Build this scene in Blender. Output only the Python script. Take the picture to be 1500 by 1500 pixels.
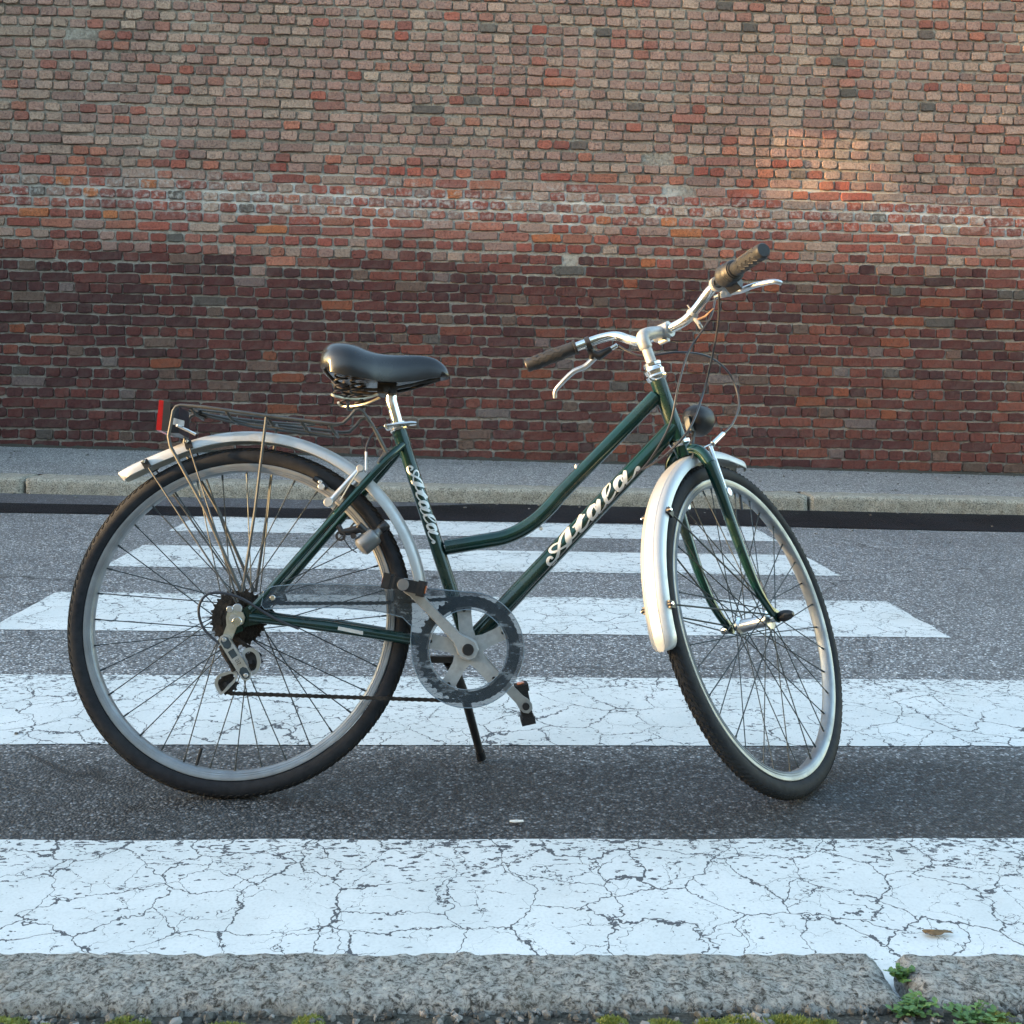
import bpy, bmesh, math, random
from mathutils import Vector, Matrix, noise
R_ = math.radians
random.seed(11)
sc = bpy.context.scene
for o in list(bpy.data.objects): bpy.data.objects.remove(o)

# ------------------------------------------------------------------ camera, sky, sun, exposure
cam_d = bpy.data.cameras.new('camera'); cam = bpy.data.objects.new('camera', cam_d)
sc.collection.objects.link(cam); sc.camera = cam
cam.location = (0, 0, .853); cam.rotation_euler = (R_(90), 0, R_(-1.9))
cam_d.sensor_width = 36; cam_d.lens = 36 * 1560 / 1500; cam_d.shift_y = -212 / 1500
cam_d.clip_start = .05; cam_d.clip_end = 2000

SUN_EL, SUN_AZ = 4.5, -98.0        # degrees above the horizon; degrees from +Y, negative = to the left
world = bpy.data.worlds.new('World'); sc.world = world; world.use_nodes = True
wn = world.node_tree.nodes; wl = world.node_tree.links
sky = wn.new('ShaderNodeTexSky'); sky.sky_type = 'NISHITA'; sky.sun_disc = False
sky.sun_elevation = R_(SUN_EL); sky.sun_rotation = R_(SUN_AZ); sky.altitude = 120
sky.air_density = 1.0; sky.dust_density = 1.1; sky.ozone_density = 1.0
wn['Background'].inputs['Strength'].default_value = .15
wl.new(sky.outputs[0], wn['Background'].inputs['Color'])
sun_d = bpy.data.lights.new('sun', 'SUN'); sun_d.energy = 1.3; sun_d.angle = R_(.5); sun_d.color = (1, .64, .29)
sun = bpy.data.objects.new('sun', sun_d); sc.collection.objects.link(sun)
sd = Vector((math.sin(R_(SUN_AZ)) * math.cos(R_(SUN_EL)), math.cos(R_(SUN_AZ)) * math.cos(R_(SUN_EL)), math.sin(R_(SUN_EL))))
sun.rotation_euler = sd.to_track_quat('Z', 'Y').to_euler()
sc.view_settings.view_transform = 'Standard'; sc.view_settings.look = 'None'
sc.view_settings.gamma = 1; sc.view_settings.use_curve_mapping = False
sc.view_settings.exposure = 3.32

# ------------------------------------------------------------------ helpers
COL = sc.collection
def link(o, parent=None):
    COL.objects.link(o)
    if parent is not None: o.parent = parent
    return o
def tag(o, label=None, cat=None, group=None, kind=None):
    if label: o['label'] = label
    if cat: o['category'] = cat
    if group: o['group'] = group
    if kind: o['kind'] = kind
    return o
def empty(name, loc=(0, 0, 0)):
    o = bpy.data.objects.new(name, None); o.location = loc; o.empty_display_size = .1
    return link(o)

class MB:
    def __init__(s): s.v = []; s.f = []; s.c = []
    def add(s, vs, fs):
        b = len(s.v); s.v += [tuple(v) for v in vs]; s.f += [tuple(i + b for i in f) for f in fs]; return s
    def tube(s, pts, r, n=12, caps=True, closed=False):
        pts = [Vector(p) for p in pts]; m = len(pts)
        rs = r if isinstance(r, (list, tuple)) else [r] * m
        tg = []
        for i in range(m):
            a = pts[i - 1] if (i > 0 or closed) else pts[i]; b = pts[(i + 1) % m] if (i < m - 1 or closed) else pts[i]
            tg.append((b - a).normalized())
        ref = Vector((0, 0, 1)) if abs(tg[0].z) < .9 else Vector((1, 0, 0))
        u = tg[0].cross(ref).normalized(); vs = []
        for i in range(m):
            u = (u - tg[i] * u.dot(tg[i])).normalized(); w = tg[i].cross(u)
            for k in range(n):
                a = 2 * math.pi * k / n; vs.append(pts[i] + (u * math.cos(a) + w * math.sin(a)) * rs[i])
        fs = []
        for i in range(m if closed else m - 1):
            j = (i + 1) % m
            for k in range(n): fs.append((i * n + k, i * n + (k + 1) % n, j * n + (k + 1) % n, j * n + k))
        if caps and not closed: fs += [tuple(range(n - 1, -1, -1)), tuple((m - 1) * n + k for k in range(n))]
        return s.add(vs, fs)
    def box(s, c, size, rot=None, taper=1.0):
        c = Vector(c); hx, hy, hz = [q / 2 for q in size]; M = rot or Matrix.Identity(3); vs = []
        for z in (-1, 1):
            t = 1 if z < 0 else taper
            for x, y in ((-1, -1), (1, -1), (1, 1), (-1, 1)): vs.append(c + M @ Vector((x * hx * t, y * hy * t, z * hz)))
        return s.add(vs, [(0, 3, 2, 1), (4, 5, 6, 7), (0, 1, 5, 4), (1, 2, 6, 5), (2, 3, 7, 6), (3, 0, 4, 7)])
    def lathe(s, prof, c, axis, n=32, full=False):
        """prof = [(radius, along)], about axis through c"""
        c = Vector(c); ax = Vector(axis).normalized()
        ref = Vector((0, 0, 1)) if abs(ax.z) < .9 else Vector((1, 0, 0))
        u = ax.cross(ref).normalized(); w = ax.cross(u); m = len(prof); vs = []
        for k in range(n):
            a = 2 * math.pi * k / n; d = u * math.cos(a) + w * math.sin(a)
            for r, h in prof: vs.append(c + d * r + ax * h)
        fs = []
        for k in range(n):
            k2 = (k + 1) % n
            for i in range(m if full else m - 1):
                j = (i + 1) % m; fs.append((k * m + i, k2 * m + i, k2 * m + j, k * m + j))
        return s.add(vs, fs)
    def cyl(s, a, b, r, n=16, bev=0.0):
        a, b = Vector(a), Vector(b); L = (b - a).length; e = min(bev, r * .5, L * .4)
        prof = [(0, 0), (r - e, 0), (r, e), (r, L - e), (r - e, L), (0, L)] if e > 0 else [(0, 0), (r, 0), (r, L), (0, L)]
        return s.lathe(prof, a, b - a, n)
    def prism(s, outline, y0, y1, fn=None):
        """outline [(x,z)] in the bike plane, between y0 and y1"""
        n = len(outline); vs = [Vector((x, y0, z)) for x, z in outline] + [Vector((x, y1, z)) for x, z in outline]
        if fn: vs = [fn(v) for v in vs]
        fs = [tuple(range(n)), tuple(range(2 * n - 1, n - 1, -1))] + [(i, i + n, (i + 1) % n + n, (i + 1) % n) for i in range(n)]
        return s.add(vs, fs)
    def map(s, fn): s.v = [tuple(fn(Vector(v))) for v in s.v]; return s
    def build(s, name, mat, parent=None, smooth=True, angle=40, recalc=True):
        me = bpy.data.meshes.new(name); me.from_pydata(s.v, [], s.f)
        bm = bmesh.new(); bm.from_mesh(me)
        bmesh.ops.remove_doubles(bm, verts=bm.verts, dist=1e-6)
        if recalc: bmesh.ops.recalc_face_normals(bm, faces=bm.faces)
        if smooth:
            for f in bm.faces: f.smooth = True
            ca = math.cos(R_(angle))
            for e in bm.edges:
                if len(e.link_faces) == 2 and e.link_faces[0].normal.dot(e.link_faces[1].normal) < ca: e.smooth = False
        bm.to_mesh(me); bm.free(); me.materials.append(mat)
        return link(bpy.data.objects.new(name, me), parent)

def spline(P, n=8, closed=False):
    """Catmull-Rom through points (any dimension)"""
    P = [tuple(p) for p in P]; out = []; m = len(P)
    for i in range(m if closed else m - 1):
        a = P[(i - 1) % m] if (closed or i > 0) else P[0]; b = P[i]; c = P[(i + 1) % m]
        d = P[(i + 2) % m] if (closed or i + 2 < m) else P[-1]
        for k in range(n):
            t = k / n
            out.append(tuple(.5 * (2 * b[q] + (c[q] - a[q]) * t + (2 * a[q] - 5 * b[q] + 4 * c[q] - d[q]) * t * t + (3 * b[q] - a[q] - 3 * c[q] + d[q]) * t ** 3) for q in range(len(b))))
    if not closed: out.append(P[-1])
    return out

# ------------------------------------------------------------------ materials
class NT:
    def __init__(s, name):
        s.m = bpy.data.materials.new(name); s.m.use_nodes = True; s.t = s.m.node_tree
        s.b = s.t.nodes['Principled BSDF']; s.geo = s.t.nodes.new('ShaderNodeNewGeometry'); s.tc = s.t.nodes.new('ShaderNodeTexCoord')
        s.P = s.tc.outputs['Object']
    def n(s, typ, **kw):
        q = s.t.nodes.new(typ)
        for k, v in kw.items(): setattr(q, k, v)
        return q
    def set(s, sock, v):
        if hasattr(v, 'is_output'): s.t.links.new(v, sock)
        elif isinstance(v, tuple) and len(v) == 3 and sock.type == 'RGBA': sock.default_value = (*v, 1)
        else: sock.default_value = v
    def noise(s, scale, detail=4, rough=.55, vec=None, dist=0, out='Fac'):
        q = s.n('ShaderNodeTexNoise'); s.set(q.inputs['Vector'], vec if vec is not None else s.P)
        q.inputs['Scale'].default_value = scale; q.inputs['Detail'].default_value = detail; q.inputs['Roughness'].default_value = rough
        q.inputs['Distortion'].default_value = dist
        return q.outputs[out]
    def voro(s, scale, feature='F1', vec=None, out='Distance', rnd=1):
        q = s.n('ShaderNodeTexVoronoi', feature=feature); s.set(q.inputs['Vector'], vec if vec is not None else s.P)
        q.inputs['Scale'].default_value = scale; q.inputs['Randomness'].default_value = rnd
        return q.outputs[out]
    def ramp(s, fac, stops, interp='LINEAR'):
        q = s.n('ShaderNodeValToRGB'); s.set(q.inputs[0], fac); e = q.color_ramp.elements; q.color_ramp.interpolation = interp
        while len(e) > 1: e.remove(e[-1])
        for i, (p, c) in enumerate(stops):
            x = e[0] if i == 0 else e.new(p)
            x.position = p; x.color = (c, c, c, 1) if isinstance(c, (int, float)) else (*c, 1)
        return q.outputs[0]
    def math(s, op, a, b=0.0, clamp=False):
        q = s.n('ShaderNodeMath', operation=op, use_clamp=clamp); s.set(q.inputs[0], a); s.set(q.inputs[1], b); return q.outputs[0]
    def mix(s, f, a, b, mode='MIX'):
        q = s.n('ShaderNodeMix', data_type='RGBA', blend_type=mode); s.set(q.inputs[0], f); s.set(q.inputs[6], a); s.set(q.inputs[7], b); return q.outputs[2]
    def mapping(s, scale=(1, 1, 1), vec=None, rot=(0, 0, 0)):
        q = s.n('ShaderNodeMapping'); s.set(q.inputs[0], vec if vec is not None else s.P); q.inputs['Scale'].default_value = scale; q.inputs['Rotation'].default_value = rot
        return q.outputs[0]
    def vadd(s, a, b, sc_=1.0):
        q = s.n('ShaderNodeVectorMath', operation='MULTIPLY_ADD'); s.set(q.inputs[0], b); q.inputs[1].default_value = (sc_,) * 3; s.set(q.inputs[2], a); return q.outputs[0]
    def sep(s, vec=None):
        q = s.n('ShaderNodeSeparateXYZ'); s.set(q.inputs[0], vec if vec is not None else s.P); return q.outputs
    def attr(s, name):
        q = s.n('ShaderNodeAttribute'); q.attribute_name = name; return q.outputs['Color']
    def bump(s, h, dist, strength=1.0, chain=None):
        q = s.n('ShaderNodeBump'); q.inputs['Distance'].default_value = dist; q.inputs['Strength'].default_value = strength
        s.set(q.inputs['Height'], h)
        if chain is not None: s.set(q.inputs['Normal'], chain)
        return q.outputs[0]
    def done(s, col=None, rough=None, metal=None, normal=None, **kw):
        b = s.b.inputs
        if col is not None: s.set(b['Base Color'], col)
        if rough is not None: s.set(b['Roughness'], rough)
        if metal is not None: s.set(b['Metallic'], metal)
        if normal is not None: s.set(b['Normal'], normal)
        for k, v in kw.items(): s.set(b[k.replace('_', ' ')], v)
        return s.m

def simple(name, col, rough, metal=0, var=.25, scale=60, dirt=None, bumpd=0, **kw):
    t = NT(name); n1 = t.noise(scale, 5)
    c = t.mix(t.ramp(n1, [(.3, 0), (.7, 1)]), tuple(x * (1 - var) for x in col), tuple(min(1, x * (1 + var)) for x in col))
    r = t.math('ADD', t.math('MULTIPLY', t.math('SUBTRACT', t.noise(scale * .6, 4), .5), .25), rough, True)
    if dirt:
        dm = t.ramp(t.noise(scale * .35, 6, .7), [(.5, 0), (.68, 1)])
        dm = t.math('MULTIPLY', dm, dirt[1]); c = t.mix(dm, c, dirt[0]); r = t.mix(dm, r, (.8, .8, .8))
        if metal: kw['Metallic'] = t.math('SUBTRACT', metal, t.math('MULTIPLY', dm, metal * .8), True)
    nrm = t.bump(t.noise(scale * 4, 4), bumpd) if bumpd else None
    m = kw.pop('Metallic', metal)
    return t.done(c, r, m, nrm, **kw)

M_green = simple('green_paint', (.0025, .03, .025), .17, .35, .3, 18, dirt=((.06, .06, .045), .3), Coat_Weight=.5, Coat_Roughness=.08)
M_chrome = simple('chrome', (.78, .77, .74), .13, 1, .06, 40, dirt=((.25, .2, .13), .3))
M_alu = simple('aluminium', (.62, .64, .66), .34, 1, .12, 50, dirt=((.2, .18, .15), .35))
M_alupaint = simple('silver_casting', (.42, .43, .43), .45, .5, .12, 70, dirt=((.16, .14, .12), .45))
M_fender = simple('mudguard_silver', (.52, .53, .53), .44, .6, .05, 14, dirt=((.3, .28, .24), .5))
M_rim = simple('rim_alloy', (.29, .31, .33), .45, .7, .14, 30, dirt=((.2, .19, .17), .4))
M_spoke = simple('spoke_steel', (.05, .058, .06), .5, .6, .2, 90)
M_rack = simple('rack_steel', (.085, .09, .09), .5, .6, .2, 50, dirt=((.12, .09, .065), .4))
M_rubber = None
M_black = simple('black_plastic', (.012, .012, .014), .42, 0, .3, 60, dirt=((.07, .065, .06), .25), bumpd=.0002)
M_grip = simple('grip_rubber', (.016, .017, .02), .5, 0, .3, 90, dirt=((.08, .07, .055), .3), bumpd=.0003)
M_cable = simple('cable_housing', (.03, .03, .036), .33, 0, .2, 50)
M_steeldark = simple('greasy_steel', (.035, .032, .03), .45, .7, .5, 120, dirt=((.09, .06, .04), .5))
M_leather = simple('saddle_vinyl', (.012, .013, .016), .24, 0, .2, 20, bumpd=.00015, Coat_Weight=.25, Coat_Roughness=.25)
M_red = simple('red_reflector', (.32, .01, .012), .16, 0, .15, 80)
M_amber = simple('amber_reflector', (.7, .16, .02), .2, 0, .15, 80)
M_letter = simple('silver_lettering', (.62, .63, .62), .34, .25, .08, 40, dirt=((.3, .3, .27), .25))
M_lens = simple('clear_lens', (.8, .82, .82), .08, 0, .03, 30)

def tyre_mat():
    t = NT('tyre_rubber'); n1 = t.noise(60, 6, .65); d = t.ramp(t.noise(9, 5, .7), [(.42, 0), (.7, 1)])
    c = t.mix(t.ramp(n1, [(.3, 0), (.75, 1)]), (.010, .011, .014), (.024, .026, .032))
    c = t.mix(t.math('MULTIPLY', d, .35), c, (.06, .057, .053))
    return t.done(c, .72, 0, t.bump(t.noise(300, 3), .0004), Specular_IOR_Level=.22)
M_rubber = tyre_mat()
def tread_mat():
    t = NT('tread_rubber'); d = t.ramp(t.noise(40, 5, .7), [(.3, 0), (.7, 1)])
    return t.done(t.mix(d, (.014, .0135, .0135), (.034, .031, .027)), .85, 0, t.bump(t.noise(300, 3), .0006), Specular_IOR_Level=.2)
M_tread = tread_mat()
def guard_mat():
    t = NT('smoked_clear_plastic')
    sc1 = t.ramp(t.noise(26, 7, .72, t.mapping((1, 1, 2.6))), [(.53, 0), (.8, 1)])
    c = t.mix(sc1, (.045, .062, .078), (.4, .46, .5))
    a = t.math('ADD', t.math('MULTIPLY', sc1, .1), .68)
    return t.done(c, t.math('ADD', t.math('MULTIPLY', sc1, .3), .22), 0, None, Alpha=a, Specular_IOR_Level=.25)
M_guard = guard_mat()
M_gedge = simple('rim_highlight_plastic', (.22, .28, .33), .15, 0, .1, 40, Alpha=.75)  # pale tint stands in for the highlight along the guard's rim

# ------------------------------------------------------------------ the street: one gently sloping surface
def slope(y): return .013 + .0028 * max(0, min(y, 12) - 2.1) if y > 2.1 else .013
def gz(x, y, h=0.0): return h - slope(y) * (max(-9, min(9, x)) + .486)

def sheet(name, x0, x1, y0, y1, h, mat, nx=24, ny=12, parent=None, wob=None, kind='structure'):
    mb = MB(); vs = []; fs = []
    for j in range(ny + 1):
        for i in range(nx + 1):
            x = x0 + (x1 - x0) * i / nx; y = y0 + (y1 - y0) * j / ny
            if wob: x, y = wob(x, y, i / nx, j / ny)
            vs.append((x, y, gz(x, y, h)))
    for j in range(ny):
        for i in range(nx):
            a = j * (nx + 1) + i; fs.append((a, a + 1, a + nx + 2, a + nx + 1))
    o = mb.add(vs, fs).build(name, mat, parent)
    if kind and parent is None: o['kind'] = kind
    return o

def asphalt_mat(name, lo, hi, stone=170, spark=.3, coarse=True, spec=.5):
    t = NT(name); X, Y, Z = t.sep()
    big = t.noise(1.3, 5, .6); mid = t.noise(14, 5, .6)
    cell = t.voro(stone, out='Color'); dist = t.voro(stone, out='Distance')
    sx = t.sep(cell)[0]
    c = t.mix(t.ramp(big, [(.3, 0), (.7, 1)]), lo, hi)
    c = t.mix(t.ramp(t.noise(.55, 6, .6), [(.48, 0), (.62, .3)]), c, tuple(x * .5 for x in lo))
    c = t.mix(t.ramp(t.noise(3.7, 5, .65), [(.62, 0), (.72, .4)]), c, tuple(x * .35 for x in lo))
    c = t.mix(t.ramp(mid, [(.35, 0), (.7, 1)]), t.mix(.22, c, (.01, .01, .012)), c)
    k = t.ramp(sx, [(0, .25), (.4, .75), (.7, 1.15), (.88, 1.9), (1, 3.6)])
    c = t.mix(1.0, c, k, 'MULTIPLY')
    gap = t.ramp(dist, [(.25, 1), (.6, 0)])
    c = t.mix(t.math('SUBTRACT', 1, gap), c, t.mix(.55, c, (.006, .006, .008)))
    if coarse:   # freshly surfaced darker strip with coarser stone next to the near kerb
        y2 = t.math('ADD', Y, t.math('MULTIPLY', t.math('SUBTRACT', t.noise(5, 5, .65), .5), .22))
        near = t.ramp(t.math('MULTIPLY', y2, .2), [(.455, 1), (.505, 0)])
        c = t.mix(t.math('MULTIPLY', near, .85), c, t.mix(1, c, (.14, .145, .155), 'MULTIPLY'))
        # hairline cracks
        wv = t.vadd(t.P, t.noise(3, 4, out='Color'), .35)
        cr = t.ramp(t.voro(.55, 'DISTANCE_TO_EDGE', wv), [(.0, 1), (.006, 0)])
        cr = t.math('MULTIPLY', cr, t.ramp(t.noise(1.7, 3), [(.45, 0), (.6, 1)]))
        c = t.mix(cr, c, (.012, .012, .013))
    h = t.math('ADD', t.math('MULTIPLY', gap, .7), t.math('MULTIPLY', t.noise(stone * 2.2, 3), .5))
    nrm = t.bump(h, .0035, 1.0, t.bump(mid, .0012))
    return t.done(c, t.math('ADD', t.math('MULTIPLY', sx, .25), .5), 0, nrm, Specular_IOR_Level=spec)
M_asphalt = asphalt_mat('asphalt', (.31, .32, .335), (.38, .39, .405))
M_asphalt_dark = asphalt_mat('fresh_asphalt', (.006, .007, .009), (.03, .032, .04), 170, coarse=False, spec=.12)
M_asphalt_gut = asphalt_mat('gutter_asphalt', (.14, .147, .17), (.18, .186, .21), 170, coarse=False)
M_pave = asphalt_mat('pavement_asphalt', (.43, .435, .435), (.53, .53, .525), 140, coarse=False)

def paint_mat():
    t = NT('worn_road_paint'); X, Y, Z = t.sep()
    wv = t.vadd(t.P, t.noise(7, 5, .6, out='Color'), .12)
    w2 = t.vadd(wv, t.noise(45, 3, .6, out='Color'), .018)
    w2 = t.mapping((1, 1, 1), w2)
    d1 = t.voro(7.6, 'DISTANCE_TO_EDGE', w2)
    brk = t.noise(9, 4, .6)
    wid = t.ramp(brk, [(.3, .003), (.5, .014), (.75, .023)])
    cr = t.math('LESS_THAN', d1, t.math('MULTIPLY', wid, t.ramp(t.noise(3.1, 2), [(.35, .45), (.6, 1)])))
    d2 = t.voro(13, 'DISTANCE_TO_EDGE', w2)
    cr2 = t.math('LESS_THAN', d2, t.ramp(t.noise(6.3, 4, .6), [(.44, 0), (.66, .013)]))
    # pits where the stone shows through, thicker towards worn edges of each stripe
    wear = t.noise(2.6, 4, .6)
    p1 = t.math('MAXIMUM', t.noise(105, 3, .62, t.mapping((.5, 1, 1))), t.math('SUBTRACT', t.noise(48, 4, .65, t.mapping((.6, 1, 1))), .02))
    edge = t.attr('edge'); eg = t.sep(edge)[0]
    thr = t.math('SUBTRACT', t.ramp(wear, [(.3, .69), (.7, .635)]), t.math('MULTIPLY', eg, .085))
    p = t.math('GREATER_THAN', p1, thr)
    m = t.math('MAXIMUM', t.math('MAXIMUM', cr, cr2), p)
    c = t.mix(t.ramp(t.noise(5, 5, .6), [(.3, 0), (.7, 1)]), (.6, .63, .63), (.72, .74, .74))
    c = t.mix(t.math('MULTIPLY', t.ramp(t.noise(190, 3), [(.45, 0), (.7, 1)]), .3), c, (.42, .44, .44))
    c = t.mix(t.ramp(t.noise(1.7, 5, .65), [(.54, 0), (.75, .35)]), c, (.5, .48, .43))
    c = t.mix(m, c, (.085, .09, .1))
    h = t.math('ADD', t.math('MULTIPLY', t.math('SUBTRACT', 1, m), 1.0), t.math('MULTIPLY', t.noise(260, 3), .35))
    return t.done(c, .62, 0, t.bump(h, .0016, .7))
M_paint = paint_mat()

ground = sheet('ground', -150, 150, -60, 200, -.6, simple('earth', (.12, .11, .09), .9, 0, .2, 2), 20, 20)
road = sheet('road', -40, 40, 1.30, 7.2, 0, M_asphalt, 160, 60)
# zebra stripes, painted in sheets on the road
EDGES = [(1.35, 1.936), (2.42, 2.955), (3.44, 4.0), (4.5, 5.02), (5.44, 5.95)]
for k, (ya, yb) in enumerate(EDGES):
    xa, xb = (-1.555, 1.555)
    nx, ny = 120, 24
    def wob(x, y, u, v, k=k):
        e = min(v, 1 - v)
        if e < .001: y += .006 * noise.noise(Vector((x * 4, k * 7 + v * 3, 0))) + .003 * noise.noise(Vector((x * 23, k * 5 + v, 3)))
        if u < .001 or u > .999: x += .01 * noise.noise(Vector((y * 9, u * 4, k)))
        return x, y
    o = sheet('crosswalk_stripe', xa, xb, ya, yb, .0018, M_paint, nx, ny, road, wob)
    ca = o.data.color_attributes.new('edge', 'FLOAT_COLOR', 'POINT')
    for v in o.data.vertices:
        w = (v.co.y - ya) / (yb - ya); e = max(0, 1 - (1 - w) / .35) if k != 3 else max(0, 1 - w / .4)
        ca.data[v.index].color = (e, e, e, 1)
# fresh dark asphalt along the far kerb, wavy edged, and the paler gutter behind it on the left
def wob_d(x, y, u, v):
    if v < .001: y += .05 * noise.noise(Vector((x * .5, 1, 0))) + .012 * noise.noise(Vector((x * 5, 2, 0)))
    if v > .999: y += .03 * noise.noise(Vector((x * 1.3, 5, 0))) + .42 * max(0, min(1, (x + 1.0) / 1.1))
    return x, y
sheet('asphalt_patch', -12, 12, 5.97, 6.33, .004, M_asphalt_dark, 240, 6, road, wob_d)
sheet('gutter_strip', -12, 12, 6.2, 6.80, .002, M_asphalt_gut, 120, 6, road)

# ---------------------------------------------------------------- far kerb and pavement
def granite_mat(name, lo, hi, tint, sc_=1.0):
    t = NT(name); n1 = t.noise(22 * sc_, 7, .68); n2 = t.noise(150 * sc_, 4, .6); v = t.voro(230 * sc_, out='Color')
    c = t.mix(t.ramp(n1, [(.32, 0), (.68, 1)]), lo, hi)
    c = t.mix(t.ramp(n2, [(.5, 0), (.62, .75)]), c, tint)
    c = t.mix(t.ramp(n2, [(.32, .9), (.45, 0)]), c, tuple(x * .18 for x in lo))
    c = t.mix(t.math('MULTIPLY', t.ramp(t.sep(v)[0], [(.8, 0), (.92, 1)]), .6), c, tuple(x * .3 for x in lo))
    return t.done(c, .8, 0, t.bump(n1, .006 / sc_, .7, t.bump(n2, .003 / sc_, .8)))
def granite_near(name, *a):
    t = NT(name); n1 = t.noise(95, 7, .75, dist=.8); n2 = t.noise(210, 4, .6); n3 = t.noise(6, 4, .6)
    c = t.mix(t.ramp(n1, [(.4, 0), (.49, .55), (.58, 1)]), (.05, .046, .038), (.56, .55, .52))
    c = t.mix(t.ramp(n2, [(.52, 0), (.64, .7)]), c, (.55, .54, .5))
    c = t.mix(t.ramp(n2, [(.3, .85), (.42, 0)]), c, (.03, .03, .028))
    c = t.mix(t.ramp(n3, [(.5, 0), (.72, .4)]), c, (.2, .17, .12))
    return t.done(c, .85, 0, t.bump(n1, .012, 1.0, t.bump(n2, .003, .8)))
M_kerb_far = granite_mat('pale_granite', (.2, .185, .15), (.4, .375, .315), (.46, .435, .375), .9)
M_kerb_near = granite_near('rough_granite', (.15, .145, .13), (.38, .37, .34), (.5, .49, .46), 2.4)

def stone(name, mat, parent, x0, x1, y0, y1, h0, h1, nx, ny, nz, rough, corner, zfun, seed, freq=14):
    """rough hewn block: a box grid with rounded corners and noise"""
    bm = bmesh.new(); lookup = {}
    def vert(i, j, k):
        if (i, j, k) in lookup: return lookup[(i, j, k)]
        x = x0 + (x1 - x0) * i / nx; y = y0 + (y1 - y0) * j / ny; z = h0 + (h1 - h0) * k / nz
        dx = min(x - x0, x1 - x); dy = min(y - y0, y1 - y); dz = h1 - z
        c = corner
        cl = Vector((min(max(x, x0 + c), x1 - c), min(max(y, y0 + c), y1 - c), min(z, h1 - c)))
        p = Vector((x, y, z)); d = p - cl
        if d.length > c: p = cl + d.normalized() * c
        q = Vector((p.x * freq + seed, p.y * freq, p.z * freq))
        a = rough * (noise.noise(q) + .6 * noise.noise(q * 2.3) + .45 * noise.noise(q * 5.1))
        nn = d.normalized() if d.length > 1e-6 else Vector((0, 0, 1))
        p = p + nn * a; p.z += zfun(p.x, p.y)
        lookup[(i, j, k)] = bm.verts.new(p); return lookup[(i, j, k)]
    def quad(*v):
        try: bm.faces.new(v)
        except ValueError: pass
    for i in range(nx):
        for j in range(ny): quad(vert(i, j, nz), vert(i + 1, j, nz), vert(i + 1, j + 1, nz), vert(i, j + 1, nz))
        for k in range(nz):
            quad(vert(i, 0, k), vert(i + 1, 0, k), vert(i + 1, 0, k + 1), vert(i, 0, k + 1))
            quad(vert(i + 1, ny, k), vert(i, ny, k), vert(i, ny, k + 1), vert(i + 1, ny, k + 1))
    for j in range(ny):
        for k in range(nz):
            quad(vert(0, j + 1, k), vert(0, j, k), vert(0, j, k + 1), vert(0, j + 1, k + 1))
            quad(vert(nx, j, k), vert(nx, j + 1, k), vert(nx, j + 1, k + 1), vert(nx, j, k + 1))
    for f in bm.faces: f.smooth = True
    me = bpy.data.meshes.new(name); bm.to_mesh(me); bm.free(); me.materials.append(mat)
    return link(bpy.data.objects.new(name, me), parent)

far_kerb = empty('kerb'); tag(far_kerb, kind='structure')
jx = [-12.2, -9.6, -7.3, -5.3, -2.83, -.36, 2.13, 4.6, 7.1, 9.6, 12.1]
for i in range(len(jx) - 1):
    stone('kerb_stone', M_kerb_far, far_kerb, jx[i] + .006, jx[i + 1] - .006, 6.755, 7.02, -.12, .10, int((jx[i + 1] - jx[i]) / .03), 8, 8, .0045, .022, lambda x, y: gz(x, y), i * 13.7)
pave = sheet('pavement', -40, 40, 7.028, 9.05, .094, M_pave, 160, 12)
mbm = MB()
# moss and dirt in the joint between kerb and pavement, and along the wall foot
M_soil = granite_mat('dark_soil', (.03, .026, .02), (.06, .055, .04), (.09, .085, .07), 1.6)
WALL_Y = 8.93
def soil_strip(name, x0, x1, yc, wid, hgt, seed, base):
    mb = MB(); n = int((x1 - x0) / .02); vs = []
    for i in range(n + 1):
        x = x0 + (x1 - x0) * i / n
        a = .5 + .5 * noise.noise(Vector((x * 2.3 + seed, 0, 0))); b = .6 + .4 * noise.noise(Vector((x * 13 + seed, 4, 0)))
        w = wid * (.35 + .9 * a) * b; h = hgt * (.2 + a) * b
        for y, z in ((yc - w, -.004), (yc - w * .45, h * .45), (yc, h), (yc + .05, h)): vs.append((x, y, gz(x, y, base + z)))
    fs = [(i * 4 + j, (i + 1) * 4 + j, (i + 1) * 4 + j + 1, i * 4 + j + 1) for i in range(n) for j in range(3)]
    return mb.add(vs, fs).build(name, M_soil)
o = soil_strip('wall_foot_dirt', -7, 7, WALL_Y - .02, .09, .045, 3.3, .094); tag(o, kind='stuff', label='strip of dark dirt along the foot of the brick wall', cat='dirt')

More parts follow.
